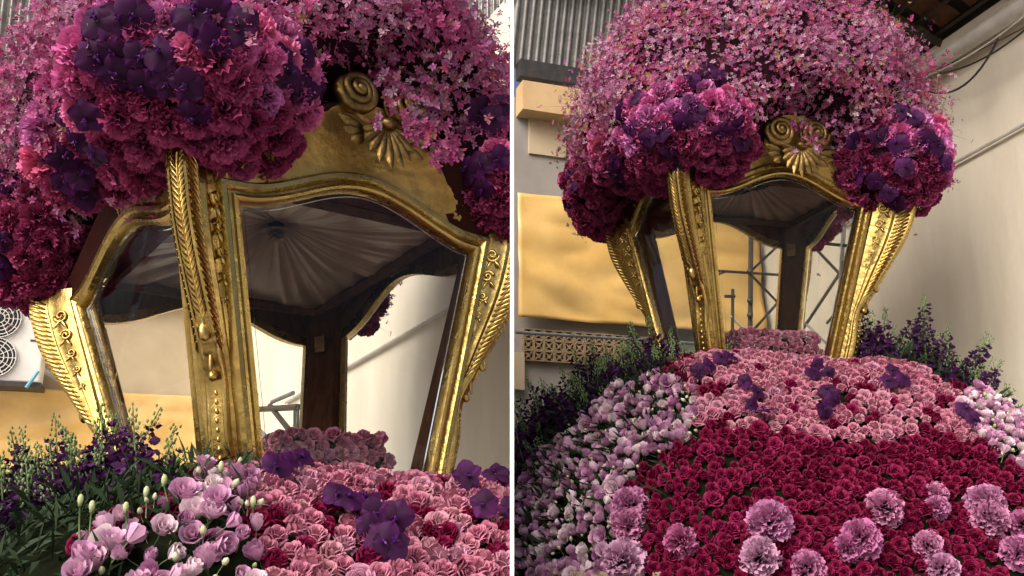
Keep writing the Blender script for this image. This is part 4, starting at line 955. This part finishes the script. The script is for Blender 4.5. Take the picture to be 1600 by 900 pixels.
    for (x0, x1, ya, yb, n_, dz, lean, sc_) in spec['snap']:
        k = 0
        while k < n_:
            x, y = rng.uniform(x0, x1), rng.uniform(ya, yb); z, d = Mo.z((x, y)); k += 1
            if not keep_side(np.array([[x, y, 0]]), bay, .02)[0]: continue
            q = ((np.array([x, y, P.C[2]]) - P.C) @ P.M) / S
            if abs(q[0]) < G + .15 and abs(q[1]) < F + .12: continue
            nn = np.array([lean + rng.normal(0, .22), -.12 + rng.normal(0, .2), 1.0]); nsn += 1
            place_parts(T_SNAP[int(rng.integers(5))], 'snapdragon', (x, y, z[0] + dz + rng.uniform(-.08, .05)), nn, sc_ * rng.uniform(.8, 1.15), ' '.join(('dark purple snapdragon spike with green tip %s %s' % (by(x), where)).split()), 'snapdragon', ' '.join(('snapdragons %s %s' % (by(x), where)).split()), jitter=0)
    # lower snapdragons that read as one mass
    mass = {'blossoms': [], 'leaves': [], 'buds': []}
    for (x0, x1, ya, yb, n_, dz, lean, sc_) in spec['snap']:
        for _ in range(int(n_ * 1.3)):
            x, y = rng.uniform(x0, x1), rng.uniform(ya, yb); z, d = Mo.z((x, y)); q = ((np.array([x, y, P.C[2]]) - P.C) @ P.M) / S
            if not keep_side(np.array([[x, y, 0]]), bay, .02)[0] or (abs(q[0]) < G + .15 and abs(q[1]) < F + .12): continue
            M = TRS((x, y, z[0] + dz - rng.uniform(.05, .16)), orient(np.array([lean + rng.normal(0, .3), -.15 + rng.normal(0, .25), 1.0])), sc_ * rng.uniform(.8, 1.1))
            for nm, me in T_SNAP[int(rng.integers(5))]:
                if nm in mass: mass[nm].append((me, M))
    for nm, mt in (('blossoms', 'snap'), ('leaves', 'leaf'), ('buds', 'snap_bud')):
        if mass[nm]: merge_stuff('snapdragon_' + nm, mass[nm], [mt], 'low mass of snapdragon %s between the taller spikes %s' % (nm, where), 'snapdragons')
    for (x, y, L_) in spec.get('stalks', []):
        h = Mo.hit(x, y + L_)
        if h is None: continue
        p0 = h[0]; p1 = on_plane(x, y, p0, (0, 1, 0)); mb = MB(); md_ = (p0 + p1) / 2 + rng.normal(0, .008, 3); mb.tube([p0, md_, p1], .0022, 5, mi=1)
        b0 = len(mb.v); mb.ball(p1 + (0, 0, .012), (.008, .008, .014), 8, 7); mb.ball(p1 + (0, 0, .0), (.0062, .0062, .008), 8, 5, mi=1)
        tag(mb.build('bud_stalk', ['bud', 'snap_bud'], sharp=0), 'closed green bud on a long stalk above the lisianthus ' + where, 'flower bud', 'bud stalks ' + where)
    # leafy undergrowth
    mb = MB(); T = []
    for (x0, x1, ya, yb, n_, z0, z1) in spec['leaves']:
        for _ in range(n_):
            x, y = rng.uniform(x0, x1), rng.uniform(ya, yb); z, d = Mo.z((x, y))
            if not keep_side(np.array([[x, y, 0]]), bay, .02)[0]: continue
            c = np.array([x, y, z[0] + rng.uniform(z0, z1)]); d_ = np.array([rng.normal(-.3 * bay * (1 if x < P.C[0] else -1), .5), rng.normal(-.2, .5), rng.uniform(.2, 1)]); d_ /= np.linalg.norm(d_); L = rng.uniform(.05, .15); u = np.cross(d_, rng.normal(0, 1, 3)); u = u / np.linalg.norm(u) * rng.uniform(.004, .010)
            mb.add([c, c + d_ * L * .5 + u, c + d_ * L + (0, 0, -.02), c + d_ * L * .5 - u], [(0, 1, 2, 3)], [.4, 1, 1, 1])
    if mb.v: tag(mb.build('foliage', 'leaf_dark', smooth=False), 'dark green leaves and stems below the snapdragons ' + where, 'foliage', kind='stuff')

def inner_cushion(P, bay, where):
    global cur_bay
    cur_bay = bay; cx, cy, hx, hy, h0, h1 = .10, -.16 if bay > 0 else -.24, .33, .22, .02, .25
    mb = MB(); mb.box((cx, cy, (h0 + h1) / 2 - .02), (2 * hx - .06, 2 * hy - .06, h1 - h0 - .04)); o = mb.build('rose_cushion', 'foam_green_shaded', smooth=False, scale=S); o.matrix_world = P.mat; tag(o, 'small foam block under the roses inside the case ' + where, 'floral foam')
    mb = MB(); mb.box((cx, cy, h0 - .025), (2 * hx + .04, 2 * hy + .04, .045)); o = mb.build('cushion_tray', 'gold', smooth=False, scale=S); o.matrix_world = P.mat; tag(o, 'shallow gilded tray under the roses inside the glass case ' + where, 'tray')
    pts = []
    for _ in range(6000):
        f = rng.integers(0, 3); a, b = rng.uniform(-1, 1, 2)
        if f == 0: q, n = (cx + a * hx * .96, cy + b * hy * .96, h1), (a * .35, b * .35, 1)
        elif f == 1: q, n = (cx + a * hx, cy - hy, h0 + (h1 - h0) * (b + 1) / 2), (a * .3, -1, .25 + .3 * b)
        else: s = 1 if a > 0 else -1; q, n = (cx + s * hx, cy + b * hy, h0 + (h1 - h0) * rng.uniform(.05, 1)), (s, b * .3, .3)
        pts.append((P.W(q), P.M @ np.array(n)))
    A = np.array([p for p, n in pts]); r = .027 if bay > 0 else .031; idx = poisson(A, r * 1.38)
    for i in idx:
        p, n = pts[i]
        if facing(p[None], n[None] / np.linalg.norm(n))[0] < -.1: continue
        ind_count['pink'] = ind_count.get('pink', 0) + 1; place(T_PINK[int(rng.integers(6))], 'pink_rose', p - n * .012, n, r * rng.uniform(.88, 1.1), 'soft pink rose on the square cushion inside the glass case ' + where, 'rose', 'pink roses inside the glass case ' + where, jitter=.25)

def carriage(P, bay, Mo, where, ring=1.16, zt=None):
    global cur_bay
    cur_bay = bay; zt = zt or (P.C[2] - 1.0); root = empty('float_carriage', (P.C[0], P.C[1], 0)); tag(root, 'wooden float carriage with slatted skirt carrying the flower mound ' + where, 'carriage')
    n = 96; hw, hl = (Mo.bx + ring) * .93, (Mo.by + ring) * .93; y = FIT_YAW[P]; ry = np.array([[math.cos(y), -math.sin(y)], [math.sin(y), math.cos(y)]])
    mb = MB(); z0 = .42; mb.box((0, 0, (z0 + zt) / 2), (.05 * 1.6, .012, zt - z0)); sl = mb.mesh('slat', 'skirt_wood', smooth=False)
    pts = []
    for i in range(n):
        a = 2 * math.pi * i / n; ca, sa = math.cos(a), math.sin(a); e = 5; r = (abs(ca / hw) ** e + abs(sa / hl) ** e) ** (-1 / e); pts.append(ry @ np.array([r * ca, r * sa]))
    pts = np.array(pts)
    for i in range(n):
        p = pts[i]; t = pts[(i + 1) % n] - pts[i - 1]; wp = P.C[:2] + p
        if wp[0] * bay < .06 or not keep_side(np.array([[*wp, 0]]), bay, .05)[0]: continue
        o = link('slat', sl, root); o.location = (p[0], p[1], 0); o.rotation_euler = (0, 0, math.atan2(t[1], t[0]))
    mb = MB(); mb.grid([[(*(p * .98), zt - .06) for p in pts], [(*(p * .98), zt - .02) for p in pts]], closed_v=True); mb.f += [tuple(range(n))[::-1], tuple(range(n, 2 * n))]; mb.m += [0, 0]; mb.build('bed', 'steel_dark', root, smooth=False)
    wh = MB(); wh.tube([(0, -.06, 0), (0, .06, 0)], .28, 24); wme = wh.mesh('tyre', 'black'); hb = MB(); hb.tube([(0, -.07, 0), (0, .07, 0)], .13, 16); hme = hb.mesh('hub', 'steel_grey')
    for sx in (-1, 1):
        for sy in (-1, 1):
            p = ry @ np.array([sx * hw * .55, sy * hl * .55]); w_ = link('wheel', wme, root); w_.location = (p[0], p[1], .28); w_.rotation_euler = (0, 0, y + math.pi / 2); h_ = link('hub', hme, w_)

cl_r = [(-1, -1, 1.14, 1.64, (.50, .50, .36)), (1, -1, 1.16, 1.58, (.44, .44, .40)), (-1, 1, 1.42, 1.66, (.34, .34, .40)), (1, 1, 1.25, 1.66, (.36, .36, .34)), (-1.06, -.10, 0, 1.70, (.30, .36, .30))]
cl_l = [(-1, -1, 1.20, 1.69, (.52, .52, .36)), (1, -1, 1.22, 1.74, (.40, .40, .42)), (-1, 1, 1.36, 1.80, (.36, .36, .44)), (1, 1, 1.25, 1.72, (.36, .36, .36)), (-1.12, -.30, 0, 1.78, (.30, .36, .34))]
CR = Canopy(PR, 2.00, 1.46, 1.22, 1.24, .56, cl_r, ((.02, -1.35, 1.52), (.46, .80, .52)))
CL = Canopy(PL, 2.20, 1.50, 1.46, 1.25, .58, cl_l, ((.0, -1.65, 1.66), (.50, .90, .56)))
NEAR_R, NEAR_L = 'by the scaffolding', 'by the air conditioner'
ORC_R = [(997, 157), (980, 177), (1120, 128), (1105, 118), (1077, 128), (1077, 165), (1092, 178), (1068, 193), (992, 203), (1013, 213), (1030, 205), (1047, 230), (1057, 255), (1127, 207), (1150, 197), (1155, 220), (963, 247), (963, 267), (972, 284), (897, 270), (900, 297), (895, 320), (1403, 178), (1427, 190), (1370, 210), (1403, 225), (1445, 220), (1460, 230), (1465, 255), (1343, 270), (1370, 280), (1390, 295), (1413, 260), (1472, 290), (1400, 312), (1462, 307), (1333, 217)]
ORC_L = [(163, 40), (187, 37), (212, 30), (157, 90), (183, 85), (187, 115), (222, 88), (255, 85), (253, 112), (227, 130), (267, 128), (297, 130), (307, 175), (333, 28), (367, 45), (337, 70), (307, 35), (363, 5), (117, 180), (145, 178), (130, 217), (160, 230), (107, 242), (107, 277), (130, 268), (132, 297), (10, 283), (430, 93), (462, 88), (437, 117), (467, 140), (484, 138), (750, 173), (787, 168), (773, 192), (757, 257), (733, 268), (783, 250), (760, 293), (7, 377), (5, 415)]
dress_canopy(PR, 1, CR, NEAR_R, dict(orchids=ORC_R, o_size=.058, o_lift=.045, c_size=.062, dark=[(880, 255), (975, 255), (1000, 300), (960, 370), (880, 350)], s_size=.0142, s_gap=.0195, s_limit=110, over=[(1262, 205, 17), (1275, 225, 14), (1245, 190, 12), (1240, 238, 6)],
    clear=[[(1180, 275), (1185, 190), (1215, 182), (1240, 205), (1262, 238), (1295, 250), (1300, 285)]], sprigs=[(900, 130, -40, 15), (895, 170, -35, 30), (890, 180, -45, 50), (890, 245, -40, 5), (1440, 130, 40, 5), (1440, 160, 45, 12), (905, 100, -30, -10), (920, 70, -40, -20), (1440, 200, 40, 20), (1400, 40, 35, -15)]))
cur_bay = 1; hp, hn = CR.hit(1083, 104); mb = MB(); ip = PR.mat.inverted(); hq = hp - hn * .01
mb.tube(spiral(hq, (1, 0, 0), (0, 0, 1), .045, 1.7, .2, 30, lift=-np.array((0, .03, 0))), np.linspace(.013, .007, 30), 8); mb.tube([hq + (-.03, 0, -.02), hq + (0, -.02, -.07), hq + (.03, .0, -.09)], [.014, .016, .006], 8); mb.tube([hq + (.05, 0, -.01), hq + (.06, -.02, -.06), hq + (.05, .0, -.10)], [.010, .012, .004], 8)
mb.v = [tuple(ip @ Vector(v)) for v in mb.v]; mb.build('finial_scroll', 'gold_dark', case_r, sharp=0)
dress_canopy(PL, -1, CL, NEAR_L, dict(orchids=ORC_L, o_size=.060, o_lift=.05, c_size=.064, dark=[(0, 250), (125, 280), (125, 480), (0, 480)], s_size=.0175, s_gap=.0225, s_limit=300, over=[(628, 150, 28), (655, 175, 26), (640, 205, 18), (605, 128, 18), (665, 215, 16), (590, 190, 9), (690, 215, 26), (685, 245, 18), (705, 235, 18)],
    clear=[[(500, 260), (492, 170), (512, 105), (575, 103), (598, 150), (640, 215), (665, 270)]], sprigs=[(30, 470, -10, 30), (12, 60, -10, 30), (560, 60, 20, 30)]))
inner_cushion(PR, 1, NEAR_R); inner_cushion(PL, -1, NEAR_L)
MR = Mound(PR, .44, .36, PR.C[2] - .045); ML = Mound(PL, .47, .52, PL.C[2] + .035, .62, 2.0)
MR.zmin = 1.56
dress_mound(PR, 1, MR, NEAR_R, dict(r_size=.031, pink=[(1060, 500), (1340, 500), (1440, 560), (1510, 620), (1545, 695), (1440, 672), (1380, 692), (1300, 692), (1230, 676), (1150, 672), (1090, 655), (1060, 620)], mix=.05,
    lisi=[[(1035, 590), (1085, 615), (1095, 680), (1010, 722), (985, 760), (965, 850), (960, 905), (800, 960), (800, 770), (880, 690), (960, 620)], [(1495, 625), (1560, 600), (1620, 640), (1640, 760), (1600, 735), (1540, 700), (1500, 655)]],
    bare=[[(800, 500), (1060, 500), (1030, 590), (950, 622), (870, 690), (800, 770)], [(1380, 520), (1560, 520), (1620, 600), (1540, 606), (1470, 600)]],
    carn=[(988, 795, 27), (986, 825, 26), (1065, 850, 24), (980, 882, 32), (1200, 822, 31), (1185, 876, 28), (1260, 892, 24), (1340, 848, 28), (1322, 860, 20), (1377, 800, 26), (1460, 776, 16), (1462, 796, 16), (1445, 857, 20), (1535, 793, 26), (1540, 815, 26), (1600, 826, 22), (1585, 868, 22), (1467, 893, 22)],
    orchids=[(1180, 620), (1172, 640), (1190, 650), (1160, 605), (1275, 580), (1292, 592), (1268, 592), (1290, 620), (1300, 632), (1285, 650), (1392, 588), (1408, 602), (1385, 605), (1500, 648), (1515, 662), (1125, 570), (1108, 580), (1140, 568), (1270, 556), (1300, 560), (1258, 562), (1092, 588)], o_size=.042,
    crim_at=[(1098, 605), (1095, 665), (1120, 610), (1235, 605), (1350, 610), (1325, 630), (1335, 645), (1365, 655), (1400, 630), (1455, 655), (1425, 627), (1235, 640), (1270, 645), (1470, 632), (1300, 667), (1075, 590), (1120, 660), (1190, 668)], crim_r=9,
    l_gap=.023, l_lift=.05, l_size=.033,
    snap=[(.03, 1.0, 4.65, 5.6, 120, -.24, -.3, .9), (1.95, 2.75, 4.9, 5.8, 66, -.12, .2, .95)], leaves=[(.02, .75, 4.2, 5.1, 2600, -.12, .03), (1.95, 2.8, 4.8, 5.6, 900, -.12, .06), (.02, .8, 3.9, 5.0, 700, -.05, .0)]))
dress_mound(PL, -1, ML, NEAR_L, dict(r_size=.038, pink=[(330, 650), (820, 650), (820, 1000), (380, 1000), (330, 800)], mix=.03,
    lisi=[[(112, 960), (130, 850), (225, 805), (285, 800), (330, 745), (385, 760), (405, 800), (395, 850), (405, 910), (395, 1000)]],
    bare=[[(-400, 600), (330, 600), (330, 715), (290, 765), (225, 790), (130, 830), (110, 960), (110, 1150), (-400, 1150), (-400, 600)]], carn=[],
    orchids=[(440, 742), (425, 752), (465, 735), (520, 793), (540, 800), (565, 800), (578, 820), (590, 865), (612, 828), (605, 870), (740, 745), (770, 760), (750, 805), (790, 808), (715, 740), (670, 728), (655, 735), (590, 728), (790, 765), (725, 765), (570, 840)], o_size=.050,
    crim_at=[(603, 772), (655, 805), (500, 828), (402, 815), (435, 800), (495, 885), (560, 880), (700, 850), (780, 860), (440, 875), (508, 800)], crim_r=15,
    stalks=[(256, 757, 60), (143, 798, 70), (125, 788, 80), (345, 735, 40), (228, 775, 40), (196, 800, 45), (300, 770, 40), (395, 790, 30)], l_gap=.034, l_lift=.08, l_size=.037,
    snap=[(-2.2, -1.1, 3.0, 4.2, 125, -.29, -.15, 1.05)], leaves=[(-2.1, -1.0, 2.5, 3.6, 3200, -.2, -.02), (-1.5, -.7, 2.2, 3.1, 600, -.03, .02)]))
carriage(PR, 1, MR, NEAR_R, zt=1.50); carriage(PL, -1, ML, NEAR_L, zt=1.05)

# ================================================================== trim whatever reaches the added divider
bpy.context.view_layer.update()
for o in list(bpy.data.objects):
    b = BAY.get(o.name, 0)
    if not b or o.type != 'MESH': continue
    xs = [(o.matrix_world @ Vector(c)).x * b for c in o.bound_box]
    if min(xs) > .004: continue
    if max(xs) < .006:
        bpy.data.objects.remove(o); continue
    inv = o.matrix_world.inverted(); bm = bmesh.new(); bm.from_mesh(o.data)
    co = inv @ Vector((.004 * b, 0, 0)); no = (inv.to_3x3().inverted().transposed() @ Vector((1, 0, 0))).normalized() * b
    bmesh.ops.bisect_plane(bm, geom=bm.verts[:] + bm.edges[:] + bm.faces[:], plane_co=co, plane_no=no, clear_inner=True)
    me = o.data.copy(); bm.to_mesh(me); bm.free(); o.data = me
for o in list(bpy.data.objects):
    if o.type == 'EMPTY' and not o.children: bpy.data.objects.remove(o)
